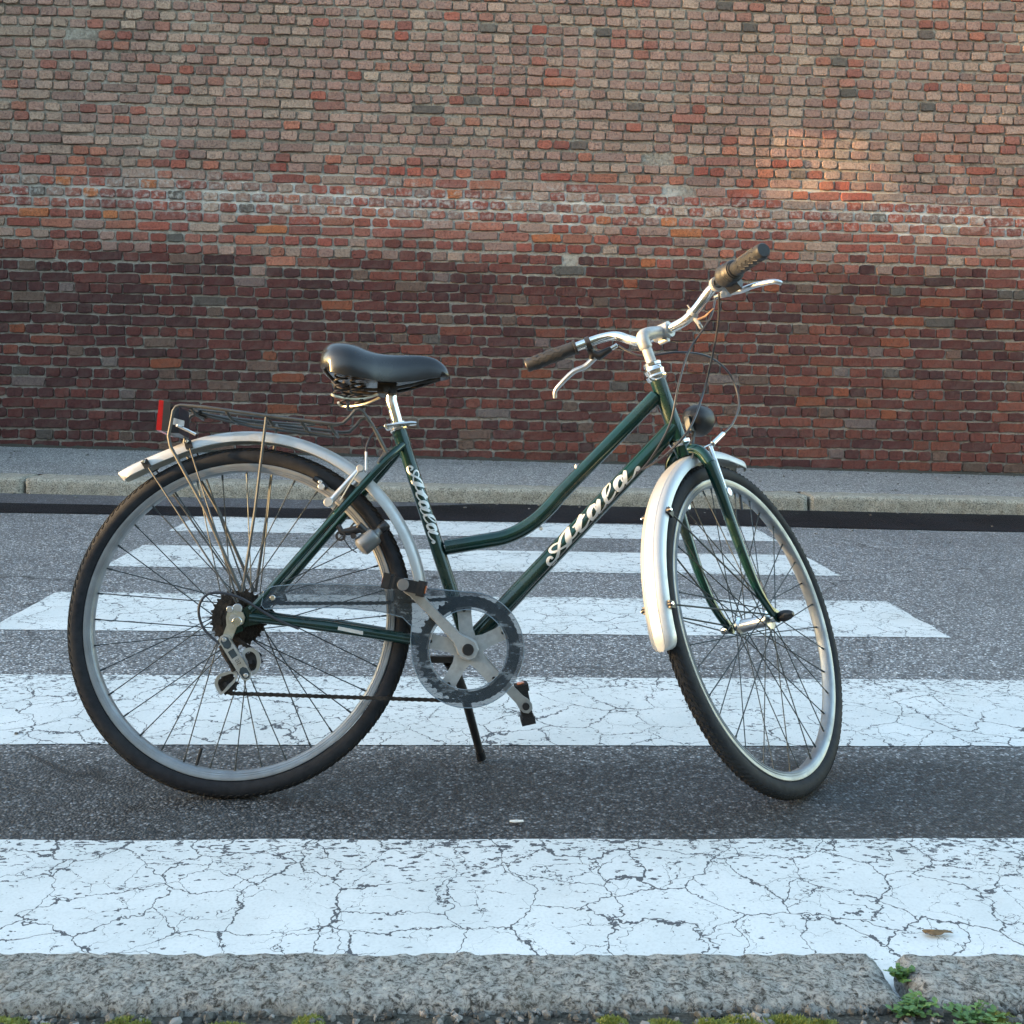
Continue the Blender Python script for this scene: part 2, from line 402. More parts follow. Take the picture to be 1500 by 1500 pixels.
# ---------------------------------------------------------------- brick wall
def brick_mat():
    t = NT('old_brick'); base = t.attr('tone')
    n1 = t.noise(55, 6, .65); n2 = t.noise(9, 4, .6); sp = t.voro(140, out='Distance')
    c = t.mix(t.ramp(n1, [(.3, .9), (.56, 0)]), base, t.mix(1, base, (.42, .39, .39), 'MULTIPLY'))
    c = t.mix(t.ramp(n2, [(.5, 0), (.78, .45)]), c, t.mix(.45, base, (.3, .27, .23)))
    c = t.mix(t.ramp(t.noise(26, 5, .7), [(.56, 0), (.72, .8)]), c, t.mix(1, base, (.3, .28, .28), 'MULTIPLY'))
    pit = t.ramp(t.noise(95, 4, .65), [(.58, 0), (.66, 1)])
    c = t.mix(t.math('MULTIPLY', pit, .6), c, (.025, .02, .018))
    # lime bloom: a white band of salts at one height, broken up
    X, Y, Z = t.sep(t.geo.outputs['Position'])
    zz = t.math('ADD', Z, t.math('MULTIPLY', X, .027))
    zb = t.math('ADD', zz, t.math('MULTIPLY', t.math('SUBTRACT', t.noise(.9, 5, .6, t.geo.outputs['Position']), .5), .5))
    band = t.ramp(t.math('MULTIPLY', zb, .2), [(.405, 0), (.435, 1), (.455, 1), (.48, 0)])
    sal = t.math('MULTIPLY', band, t.ramp(t.noise(24, 5, .65, t.geo.outputs['Position']), [(.48, 0), (.68, .75)]))
    c = t.mix(sal, c, (.6, .57, .53))
    h = t.math('ADD', t.math('MULTIPLY', n1, 1), t.math('MULTIPLY', pit, -.5))
    return t.done(c, .85, 0, t.bump(h, .012, 1.0))
M_brick = brick_mat()
def mortar_mat():
    t = NT('old_lime_mortar'); X, Y, Z = t.sep(); n1 = t.noise(38, 6, .7); n2 = t.noise(2.2, 5, .6)
    zz = t.math('ADD', Z, t.math('MULTIPLY', X, .027))
    zb = t.math('ADD', zz, t.math('MULTIPLY', t.math('SUBTRACT', t.noise(.9, 5, .6), .5), .5))
    c = t.mix(t.ramp(n1, [(.3, 0), (.7, 1)]), (.22, .19, .16), (.62, .57, .5))
    high = t.ramp(t.math('MULTIPLY', zb, .2), [(.44, 0), (.5, 1)])
    c = t.mix(t.math('MULTIPLY', high, t.ramp(t.noise(1.6, 4, .6), [(.4, .9), (.6, .15)])), c, t.mix(1, c, (.5, .46, .43), 'MULTIPLY'))  # joint shadow painted in: mortar darkened in patches higher up
    low = t.ramp(t.math('MULTIPLY', zz, .2), [(.30, 1), (.36, 0)])
    c = t.mix(t.math('MULTIPLY', low, .35), c, (.24, .2, .175))
    c = t.mix(t.ramp(n2, [(.5, 0), (.7, .6)]), c, (.1, .085, .07))
    band = t.math('MULTIPLY', t.ramp(t.math('MULTIPLY', zb, .2), [(.385, 0), (.43, 1), (.455, 1), (.5, 0)]), t.ramp(t.noise(.8, 4, .65), [(.4, .15), (.56, 1)]))
    c = t.mix(t.math('MULTIPLY', band, t.ramp(t.noise(7, 4, .6), [(.33, .1), (.55, 1)])), c, (.88, .86, .82))
    spots = t.math('MULTIPLY', t.ramp(t.noise(1.4, 4, .6), [(.56, 0), (.66, 1)]), t.ramp(t.noise(18, 4), [(.45, 0), (.6, .8)]))
    c = t.mix(spots, c, (.52, .5, .46))
    c = t.mix(t.math('MULTIPLY', t.ramp(t.noise(21, 5, .7), [(.57, 0), (.7, .75)]), t.math('SUBTRACT', 1, t.math('MULTIPLY', band, .8))), c, (.06, .05, .042))  # recess shading painted on as dark blotches, weaker in the white band
    return t.done(c, .95, 0, t.bump(n1, .03, 1.0))
M_mortar = mortar_mat()

wall = empty('brick_wall', (0, WALL_Y, 0))
tag(wall, 'long old brick wall in mixed bond behind the pavement, pale above and dark red below', 'wall')
WSL = .0275
CH = .0874
rng = random.Random(5)
def brick_shape(w, h, seed, mb, ox, oz, tone, depth=.016):
    """a worn brick face: rounded uneven outline, chamfer and slightly domed face"""
    r = random.Random(seed); n = 14; hw, hh = w / 2, h / 2; out = []
    ex = r.uniform(5.5, 11)
    tilt = r.uniform(-.012, .012); pr = r.uniform(-.004, .006); k0 = r.uniform(-.6, .6) * .006
    angs = []
    for i in range(n):
        t = i / n * 4            # spread points along the perimeter of a rectangle
        sd_ = int(t); fr = (t - sd_)
        per = [(-1 + 2 * fr, -1), (1, -1 + 2 * fr), (1 - 2 * fr, 1), (-1, 1 - 2 * fr)][sd_]
        angs.append(per)
    pts = [(-.8, -1), (-.3, -1), (.3, -1), (.8, -1), (1, -.62), (1, .0), (1, .62), (.8, 1), (.3, 1), (-.3, 1), (-.8, 1), (-1, .62), (-1, 0), (-1, -.62)]
    jit = [(r.uniform(-.06, .05), r.uniform(-.15, .1)) for _ in pts]
    cut = r.uniform(.005, .018)
    b = len(mb.v); x0 = ox; z0 = oz
    for ring, (ins, dep) in enumerate(((0, .03), (0, -depth * .7 - pr), (.0035, -depth - pr))):
        for (px, pz), (jx_, jz_) in zip(pts, jit):
            x = (px + jx_) * hw; z = (pz + jz_) * hh
            if abs(px) == .8: x = math.copysign(hw - cut, px) + jx_ * hw * .5
            if abs(pz) == .62: z = math.copysign(hh - cut * .75, pz) + jz_ * hh * .4
            x *= 1 - ins / hw; z *= 1 - ins / hh
            mb.v.append((x0 + x, dep + (k0 * px if ring else 0), z0 + z + tilt * x))
    m = len(pts)
    mb.v.append((x0 + r.uniform(-.2, .2) * hw, -depth - pr - r.uniform(-.001, .002), z0))
    for ring in range(2):
        for i in range(m):
            j = (i + 1) % m; mb.f.append((b + ring * m + i, b + ring * m + j, b + (ring + 1) * m + j, b + (ring + 1) * m + i))
    for i in range(m): mb.f.append((b + 2 * m + i, b + 2 * m + (i + 1) % m, b + 3 * m))
    mb.c += [tone] * (3 * m + 1)

def brick_build(mb, name, kind=None):
    me = bpy.data.meshes.new(name); me.from_pydata(mb.v, [], mb.f)
    ca = me.color_attributes.new('tone', 'FLOAT_COLOR', 'POINT')
    for i, c in enumerate(mb.c): ca.data[i].color = (*c, 1)
    n = len(me.polygons)
    me.polygons.foreach_set('use_smooth', [False] * n)
    me.materials.append(M_brick)
    o = link(bpy.data.objects.new(name, me), wall)
    if kind: o['kind'] = kind
    return o

def lerp(a, b, t): return tuple(x + (y - x) * t for x, y in zip(a, b))
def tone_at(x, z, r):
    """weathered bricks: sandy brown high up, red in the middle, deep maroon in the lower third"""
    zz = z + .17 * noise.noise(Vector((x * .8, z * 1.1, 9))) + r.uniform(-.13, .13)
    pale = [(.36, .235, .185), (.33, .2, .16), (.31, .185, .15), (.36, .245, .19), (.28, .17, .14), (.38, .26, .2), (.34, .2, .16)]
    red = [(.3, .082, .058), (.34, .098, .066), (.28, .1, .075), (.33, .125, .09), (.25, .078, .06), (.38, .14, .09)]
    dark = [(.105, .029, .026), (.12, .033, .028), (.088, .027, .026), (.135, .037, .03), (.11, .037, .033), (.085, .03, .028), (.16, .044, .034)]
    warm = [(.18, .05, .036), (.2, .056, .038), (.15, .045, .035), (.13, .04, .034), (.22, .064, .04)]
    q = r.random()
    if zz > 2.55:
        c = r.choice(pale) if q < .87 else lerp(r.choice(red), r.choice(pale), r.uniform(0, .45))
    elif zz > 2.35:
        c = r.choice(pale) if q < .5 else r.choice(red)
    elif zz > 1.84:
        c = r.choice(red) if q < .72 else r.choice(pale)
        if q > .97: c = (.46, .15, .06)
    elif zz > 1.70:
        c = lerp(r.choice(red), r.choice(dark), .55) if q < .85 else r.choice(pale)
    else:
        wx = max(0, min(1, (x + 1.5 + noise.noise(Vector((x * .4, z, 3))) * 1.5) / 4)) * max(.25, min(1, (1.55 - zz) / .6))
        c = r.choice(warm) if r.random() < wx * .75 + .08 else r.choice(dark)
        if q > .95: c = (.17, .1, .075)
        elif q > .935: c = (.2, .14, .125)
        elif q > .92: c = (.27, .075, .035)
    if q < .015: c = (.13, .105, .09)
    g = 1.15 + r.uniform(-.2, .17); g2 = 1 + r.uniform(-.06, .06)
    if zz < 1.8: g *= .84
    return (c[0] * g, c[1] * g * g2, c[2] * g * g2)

X0, X1 = -6.6, 11.0
NROW = 54
cands = []
for row in range(NROW):
    zc = .094 - .01 + CH * (row + .5)
    if row < 20: kind = 'S' if row % 2 == 0 else 'H'
    else: kind = {21: 'S', 22: 'M', 26: 'S', 29: 'M', 33: 'S'}.get(row, 'H')
    if row > 37: kind = 'H'
    x = X0 + rng.uniform(-.12, .12); rj = rng.uniform(-.004, .004)
    while x < X1:
        longb = {'S': rng.random() < .9, 'H': rng.random() < .035, 'M': rng.random() < .3}[kind]
        w = rng.uniform(.243, .268) if longb else rng.uniform(.114, .134)
        if row < 2 and rng.random() < .3: w *= .8
        gap = rng.uniform(.012, .02) if row >= 20 else rng.uniform(.008, .015)
        h = (CH - (rng.uniform(.017, .024) if row >= 20 else rng.uniform(.012, .018)))
        cx = x + w / 2; wav = .008 * noise.noise(Vector((cx * .7, row * .37, 0))) + .004 * noise.noise(Vector((cx * 2.2, row * 1.37, 5)))
        cz = zc + rj + wav - WSL * (cx + .486) + rng.uniform(-.002, .002)
        sunk = rng.random() < .003
        cands.append((w * h, longb, row, cx, cz, w, h, tone_at(cx, zc, rng), rng.randrange(10 ** 9), .016 if not sunk else -.004))
        x += w + gap
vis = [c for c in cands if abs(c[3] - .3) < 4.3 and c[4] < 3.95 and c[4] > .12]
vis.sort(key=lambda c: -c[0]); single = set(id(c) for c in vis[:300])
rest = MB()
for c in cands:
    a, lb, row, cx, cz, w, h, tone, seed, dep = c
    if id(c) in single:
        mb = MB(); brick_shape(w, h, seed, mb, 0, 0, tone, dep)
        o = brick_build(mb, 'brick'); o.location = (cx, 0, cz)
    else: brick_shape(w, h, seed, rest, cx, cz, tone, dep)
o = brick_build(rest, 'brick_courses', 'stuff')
mb = MB(); ztop = .094 + CH * NROW
nx = 40; vs = []
for i in range(nx + 1):
    x = X0 + .05 + (X1 - X0 - .1) * i / nx; s = -WSL * (x + .486)
    vs += [(x, 0, -.3), (x, 0, ztop + s), (x, .4, ztop + s), (x, .4, -.3)]
fs = [(i * 4 + k, (i + 1) * 4 + k, (i + 1) * 4 + (k + 1) % 4, i * 4 + (k + 1) % 4) for i in range(nx) for k in range(4)] + [(0, 1, 2, 3), (nx * 4 + 3, nx * 4 + 2, nx * 4 + 1, nx * 4)]
mb.add(vs, fs).build('mortar', M_mortar, wall, smooth=False)

# ---------------------------------------------------------------- the house across the street, behind the camera: it shades the front of everything in view
hb = empty('house', (0, -9.5, 0)); tag(hb, 'rendered ochre house front with shuttered windows across the street from the brick wall', 'house')
M_render = simple('ochre_render', (.3, .24, .17), .9, 0, .15, 3); M_shut = simple('green_shutter', (.03, .06, .045), .6, 0, .2, 10)
MB().box((0, -4, 3.0), (64, 8, 6.6)).build('wall', M_render, hb, smooth=False)
MB().box((0, -3.9, 6.43), (64.6, 8.8, .25)).build('roof', simple('roof_tile', (.2, .08, .05), .9, 0, .2, 3), hb, smooth=False)
for i in range(-9, 10):
    for zc in (1.6, 4.9):
        MB().box((i * 3.2, .03, zc), (1.1, .06, 1.9)).build('shutter', M_shut, hb, smooth=False)

# timber hoarding added out of view to block sun, gap shapes wall patch
hd = empty('added_sun_screen', (-6.5, 8.0, .094)); tag(hd, 'added unseen hoarding across the pavement with one short board leaving a gap', 'blocker')
M_wood = simple('screen_wood', (.2, .15, .1), .85, 0, .25, 8)
HY0 = 6.655
for i in range(15):
    y0 = HY0 + i * .145; x = -.012 if i % 2 else .012
    spans = [(0, 6.2)] if i != 6 else [(0, 2.90), (3.48, 6.2)]
    for a_, b_ in spans: MB().box((x, y0 + .0725 - 8.0, (a_ + b_) / 2), (.022, .15 if i not in (5, 7) else .146, b_ - a_)).build('board', M_wood, hd, smooth=False)
for y_ in (6.78, 7.9, 8.75): MB().box((-.08, y_ - 8.0, 3.05), (.1, .1, 6.1)).build('post', M_wood, hd, smooth=False) if y_ != 7.9 else None

# unseen concrete blocks added further left to keep low sun off the road
def sun_block(y):
    root = empty('added_sun_block', (-12.0, y, gz(-9, y))); tag(root, 'grey concrete block added out of view to shade the road', 'sun_block', 'concrete blocks added to shade the road')
    sec = [(-.3, -.05), (-.3, .12), (-.14, .45), (-.11, 1.26), (.11, 1.26), (.14, .45), (.3, .12), (.3, -.05)]; n = len(sec)
    vs = [(x, -.92, z) for x, z in sec] + [(x, .92, z) for x, z in sec]
    MB().add(vs, [tuple(range(n)), tuple(range(2 * n - 1, n - 1, -1))] + [(i, (i + 1) % n, (i + 1) % n + n, i + n) for i in range(n)]).build('block', M_conc, root, smooth=False)
    for q in (-.5, .5): MB().tube([(0, q - .05, 1.25), (0, q - .05, 1.3), (0, q + .05, 1.3), (0, q + .05, 1.25)], .01, 8).build('lifting_loop', M_rack, root)
M_conc = simple('concrete', (.32, .31, .29), .9, 0, .15, 9, bumpd=.002)
for k in range(6): sun_block(-2.6 + 1.842 * k)
#BIKE
# ================================================================= the bicycle
PITCH, LEAN, STEER, BARST = .0153, .2059, .8564, .8137
WR = .348; HUB_F = Vector((1.0816, 0, WR)); HUB_R = Vector((0, 0, WR))
HA = 1.2503; AX = Vector((-math.cos(HA), 0, math.sin(HA))); AO = HUB_F - Vector((math.sin(HA), 0, math.cos(HA))) * .0446
RS = Matrix.Rotation(STEER, 3, AX); RB = Matrix.Rotation(BARST, 3, AX)
def S(p): return RS @ (Vector(p) - AO) + AO
def B(p): return RB @ (Vector(p) - AO) + AO
bike = empty('bicycle'); bike.matrix_world = Matrix.Translation((-.4862, 2.1232, .001)) @ Matrix.Rotation(PITCH, 4, 'Y') @ Matrix.Rotation(-LEAN, 4, 'X')
tag(bike, 'dark green city bicycle with silver mudguards leaning on its kickstand on the crosswalk', 'bicycle')
BBX, BBZ = .4645, .2912
def part(mb, name, mat, parent=bike, label=None, **kw):
    o = mb.build(name, mat, parent, **kw)
    if label: o['label'] = label
    return o
def axpt(z): k = (z - AO.z) / AX.z; return AO + AX * k

# ---- frame
SEAT_TOP = Vector((.3074, 0, .747)); BB = Vector((BBX + .003, 0, BBZ))
fm = MB()
fm.tube([BB, SEAT_TOP], .0145, 20)
fm.cyl((BB.x, -.036, BB.z), (BB.x, .036, BB.z), .021, 24, .002)
fm.tube([SEAT_TOP + (SEAT_TOP - BB).normalized() * -.045, SEAT_TOP + (SEAT_TOP - BB).normalized() * .004], .0162, 20)
frame = part(fm, 'frame', M_green, label='dark green steel step-through frame')
part(MB().tube([axpt(.7257), axpt(.8549)], .0178, 20), 'head_tube', M_green, frame)
def corner(a, c, b, n=10): return [a] + [tuple((1 - t) ** 2 * a[q] + 2 * t * (1 - t) * c[q] + t * t * b[q] for q in range(3)) for t in [i / n for i in range(1, n)]] + [b]
TT = [(.413, 0, .4926)] + corner((.522, 0, .5118), (.592, 0, .526), (.652, 0, .604), 12) + [(.861, 0, .8195)]
part(MB().tube(TT, .0158, 20), 'top_tube', M_green, frame)
DT0, DT1 = Vector((.474, 0, .3065)), Vector((.8995, 0, .7535))
part(MB().tube([DT0, DT1], .0187, 24), 'down_tube', M_green, frame)
for s in (-1, 1):
    part(MB().tube(spline([(.319, s * .012, .706), (.286, s * .036, .668), (.2, s * .05, .566), (.06, s * .058, .396), (.03, s * .06, .364)], 5), [.0085] * 21), 'seat_stay', M_green, frame)
    part(MB().tube(spline([(BBX - .01, s * .024, BBZ + .002), (.36, s * .036, .307), (.2, s * .052, .331), (.06, s * .06, .347), (.03, s * .06, .35)], 5), [.0112] * 12 + [.0095] * 9), 'chain_stay', M_green, frame)
    d = MB().prism([(-.012, .335), (.0, .328), (.015, .33), (.05, .338), (.062, .352), (.04, .375), (.03, .378), (.012, .362), (-.012, .357)], s * .06 - .003, s * .06 + .003)
    if s < 0: d.prism([(-.012, .35), (.012, .345), (.02, .325), (.006, .318), (-.006, .325)], s * .066 - .003, s * .066 + .001)
    part(d, 'dropout', M_green, frame)
part(MB().tube([(.245, -.045, .621), (.245, .045, .621)], .006, 10), 'brake_bridge', M_green, frame)
for (x, z) in ((.688, .661), (.613, .538)):
    part(MB().cyl((x, -.004, z), (x, -.004, z + (.008 if z > .6 else -.008)), .0035, 10, .001), 'cable_stop', M_alu, frame)
part(MB().prism([(.205, .327), (.255, .3175), (.2555, .3245), (.2055, .334)], -.0632, -.0618), 'sticker', M_letter, frame)

# script lettering "Atala": strokes given as (x, y, width); the word runs along the tube, wrapped to its surface
GL = [
 [(352, 862, 26), (351, 900, 40), (356, 960, 56), (362, 1020, 60), (362, 1060, 44), (342, 1112, 10)],
 [(350, 872, 18), (308, 925, 22), (278, 985, 24), (262, 1050, 24), (256, 1110, 24), (246, 1170, 26), (222, 1232, 28), (182, 1276, 32), (146, 1282, 30), (130, 1256, 26), (142, 1222, 24), (168, 1208, 22), (186, 1222, 24)],
 [(345, 1070, 20), (300, 1098, 16), (250, 1130, 17), (200, 1152, 22), (164, 1148, 26), (158, 1118, 22), (182, 1086, 18), (222, 1062, 15), (262, 1052, 12)],
 [(385, 1010, 14), (420, 976, 16), (446, 940, 16), (456, 905, 14)],
 [(494, 724, 36), (488, 780, 46), (476, 840, 54), (468, 890, 56), (478, 922, 34)],
 [(408, 886, 10), (450, 842, 22), (500, 788, 24), (542, 732, 12)],
 [(478, 920, 30), (510, 908, 22), (545, 875, 17), (572, 830, 14), (588, 790, 12)],
 [(664, 622, 22), (626, 644, 34), (597, 690, 42), (594, 740, 44), (612, 778, 34), (640, 772, 26), (668, 735, 24), (682, 690, 22)],
 [(664, 622, 20), (652, 650, 14), (672, 690, 14)],
 [(700, 566, 30), (694, 610, 40), (692, 660, 42), (694, 700, 34), (712, 712, 18), (742, 680, 15), (766, 634, 14), (778, 596, 14)],
 [(790, 590, 24), (764, 540, 36), (757, 480, 38), (768, 425, 32), (790, 388, 26), (812, 376, 20), (826, 396, 16), (824, 440, 14), (806, 490, 14), (788, 535, 14)],
 [(770, 560, 36), (784, 592, 34), (808, 590, 22), (842, 552, 16), (870, 504, 14), (884, 470, 12)],
 [(964, 298, 22), (924, 320, 34), (893, 368, 42), (888, 418, 42), (908, 456, 34), (936, 448, 26), (962, 414, 24), (976, 370, 22)],
 [(964, 298, 20), (948, 328, 14), (966, 368, 14)],
 [(996, 240, 26), (992, 290, 38), (992, 336, 40), (998, 372, 30), (1022, 376, 18), (1058, 340, 15), (1088, 292, 15), (1108, 240, 18), (1130, 206, 22), (1148, 202, 18), (1146, 228, 16), (1126, 240, 14)],
]
def lettering(a, b, r, mid, scale, flip, name, reach):
    """a->b tube axis; mid = place of the word's middle along it (metres from a)"""
    a, b = Vector(a), Vector(b); d = (b - a).normalized(); up = Vector((0, 1, 0)).cross(d); up = -up if up.z < 0 else up
    if flip: up = -up
    face = Vector((0, -1, 0)); dx, dy = .686, -.728; nx_, ny_ = -.728, -.686
    mb = MB()
    for k, stroke in enumerate(GL):
        e = .0005 + .00006 * k; P = spline(stroke, 6); m = len(P); vs = []; fs = []
        for i in range(m):
            x, y, w = P[i]; xa, ya, _ = P[max(0, i - 1)]; xb, yb, _ = P[min(m - 1, i + 1)]
            tx, ty = xb - xa, yb - ya; L = math.hypot(tx, ty) or 1; tx /= L; ty /= L
            for q in (-1, -.5, 0, .5, 1):
                px, py = x - ty * w * .6 * q - 487, y + tx * w * .6 * q - 874
                s = (px * dx + py * dy) * scale; t = (px * nx_ + py * ny_) * scale * reach
                ang = max(-1.45, min(1.45, t / r))
                vs.append(a + d * (mid + s) + (face * math.cos(ang) + up * math.sin(ang)) * (r + e))
        for i in range(m - 1):
            for q in range(4): fs.append((i * 5 + q, i * 5 + q + 1, (i + 1) * 5 + q + 1, (i + 1) * 5 + q))
        mb.add(vs, fs)
    return part(mb, name, M_letter, frame, recalc=True)
lettering(DT0, DT1, .0187, (Vector((.693, 0, .5375)) - DT0).length, 1 / 5300, False, 'lettering', 1.08)
lettering(SEAT_TOP, BB, .0145, .152, .605 / 5300, False, 'lettering', 1.4)

# ---- headset, stem, handlebar
hs = MB()
hs.lathe([(0, 0), (.0185, 0), (.0225, .004), (.0235, .010), (.0205, .014), (.0215, .019), (.0225, .023), (.019, .027), (.0185, .032), (.0205, .034), (.0205, .040), (.0165, .043), (0, .043)], axpt(.8545), AX, 28)
part(hs, 'headset', M_chrome); hs = MB()
hs.lathe([(0, 0), (.0185, 0), (.0235, -.004), (.0235, -.010), (.019, -.014), (0, -.014)], axpt(.7262), AX, 28)
part(hs, 'headset', M_chrome)
st = MB()
st.tube([axpt(.885), axpt(.940)], .0115, 18)
def stem_pt(p): return B(p)
a0 = axpt(.936); clampc = Vector((.918, 0, .988))
for i in range(1): pass
sp_ = spline([tuple(axpt(.925)), tuple(axpt(.95)), (.862, 0, .968), (.918, 0, .988)], 6)
st.tube([B(p) for p in sp_], [.0125] + [.0145] * (len(sp_) - 1), 18)
st.tube([B((.918, -.021, .988)), B((.918, .021, .988))], .0185, 20)
st.cyl(B((.918, -.012, .966)), B((.918, .012, .966)), .006, 12)
part(st, 'stem', M_alupaint)
bar_r = [(.822, .327, 1.007), (.859, .267, 1.022), (.896, .207, 1.037), (.917, .168, 1.043), (.926, .132, 1.036), (.924, .098, 1.012), (.919, .066, .992), (.918, .03, .988)]
barp = [(x, -y, z) for x, y, z in bar_r] + [(.918, 0, .988)] + bar_r[::-1]
bars = part(MB().tube([B(p) for p in spline(barp, 5)], .0111, 18), 'handlebar', M_chrome)
for s in (-1, 1):
    a = Vector((.822, s * .327, 1.007)); b = Vector((.896, s * .207, 1.037)); d = (b - a).normalized(); L = .118
    g = MB(); prof = [(0, -.004), (.0135, -.004), (.0158, -.001)]
    n = 26
    for i in range(n + 1):
        h = L * i / n; prof.append((.0152 + (.0009 if i % 2 else -.0001) + .0012 * math.sin(math.pi * i / n), h))
    prof += [(.0185, L + .001), (.0185, L + .006), (.0125, L + .007), (.0, L + .007)]
    g.lathe(prof, a, d, 24)
    # raised zig-zag ribs
    for k in range(10):
        for q in range(4):
            ang = k * 2 * math.pi / 10; w = d.cross(Vector((0, 0, 1))).normalized(); v = d.cross(w)
            ra = lambda th: (w * math.cos(th) + v * math.sin(th)) * .0166
            g.tube([a + d * (.016 + q * .018) + ra(ang), a + d * (.026 + q * .018) + ra(ang + .32), a + d * (.034 + q * .018) + ra(ang)], .0011, 5)
    g.map(B); part(g, 'grip', M_grip, bars)
    if s < 0:   # twist shifter inboard of the right grip
        t = MB(); c0 = a + d * (L + .004)
        t.lathe([(.012, 0), (.021, .001), (.024, .006), (.0225, .010), (.0245, .014), (.0225, .018), (.0245, .022), (.0235, .030), (.026, .034), (.026, .046), (.022, .05), (.011, .05)], c0, d, 28)
        t.box(c0 + d * .035 + Vector((.016, 0, -.016)), (.028, .03, .024), Matrix.Rotation(.5, 3, 'Y'))
        t.map(B); part(t, 'twist_shifter', M_grip, bars)
# brake levers
def lever(s):
    base = Vector((.9, s * .198, 1.036)) if s > 0 else Vector((.918, s * .158, 1.04))
    a = Vector((.822, s * .327, 1.007)); d = (Vector((.896, s * .207, 1.037)) - a).normalized()
    fw = Vector((.52, s * .28, -.80)).normalized() if s > 0 else Vector((.86, -.42, -.28)).normalized()
    m = MB(); m.lathe([(.0112, -.006), (.0165, -.006), (.0165, .006), (.0112, .006)], base, d, 20, True)
    piv = base + fw * .038
    inb = d
    m.tube([base + fw * .012, base + fw * .026 + inb * .004, piv], [.0085, .0095, .008], 10)
    m.tube([base + fw * .022, piv + inb * .018, piv + inb * .05 - fw * .006], [.009, .011, .0065], 10)
    m.map(B); br = part(m, 'brake_lever', M_black if s > 0 else M_alupaint, bars)
    end = piv + inb * .05 - fw * .006
    j = MB().cyl(end, end + inb * .017 - fw * .003, .0052, 12, .001).map(B); part(j, 'barrel_adjuster', M_chrome, br)
    if s > 0: pts = [piv + inb * .008, piv + fw * .012 - d * .02, piv + fw * .014 - d * .05, piv + fw * .030 - d * .085, piv + fw * .042 - d * .103, piv + fw * .058 - d * .108]
    else: pts = [piv + inb * .012 + fw * .004, piv + fw * .016 - d * .016, piv + fw * .022 - d * .05, piv + fw * .034 - d * .085, piv + fw * .046 - d * .108, piv + fw * .060 - d * .112]
    P = spline([tuple(p) for p in pts], 6); n = len(P)
    bl = MB().tube(P, [.0075 * (1 - .35 * i / n) for i in range(n)], 10).map(B)
    part(bl, 'lever_blade', M_alu, br)
    return B(end + inb * .017 - fw * .003)
cabL = lever(1); cabR = lever(-1)
# leftover clamp band with a strip of tape on the bar
t = MB(); t.lathe([(.0116, -.004), (.0135, -.004), (.0135, .004), (.0116, .004)], (.921, -.082, 1.0), Vector((.03, -.5, .4)), 16, True)
t.tube([(.924, -.084, .990), (.93, -.088, .975), (.94, -.086, .970)], .005, 8).tube([(.92, -.08, 1.012), (.914, -.078, 1.022)], .0016, 6).map(B)
part(t, 'clamp_band', M_alupaint, bars)
t = MB().tube([(.926, -.088, .984), (.935, -.104, .988), (.942, -.125, 1.002)], [.003, .0025, .0008], 6).map(B)
part(t, 'tape_strip', simple('paper_tape', (.5, .3, .17), .8, 0, .3, 60), bars)

# ---- fork
fk = MB(); fk.tube([axpt(.712), axpt(.690)], .019, 20)
for s in (-1, 1): fk.tube(spline([(.921, 0, .7), (.921, s * .02, .699), (.925, s * .038, .687), (.931, s * .049, .66)], 4), [.0135] * 13, 14)
fork = part(fk.map(S), 'fork', M_green)
for s in (-1, 1):
    P = spline([(.9315, s * .0495, .662), (.945, s * .053, .61), (.966, s * .055, .53), (.99, s * .056, .455), (1.02, s * .056, .395), (1.062, s * .056, .352)], 5); n = len(P)
    m = MB().tube(P, [.0132 - .0058 * (i / n) ** 1.3 for i in range(n)], 14)
    m.prism([(1.05, .362), (1.06, .368), (1.088, .36), (1.092, .345), (1.082, .337), (1.07, .34)], s * .056 - .0025, s * .056 + .0025)
    part(m.map(S), 'fork_blade', M_green, fork)

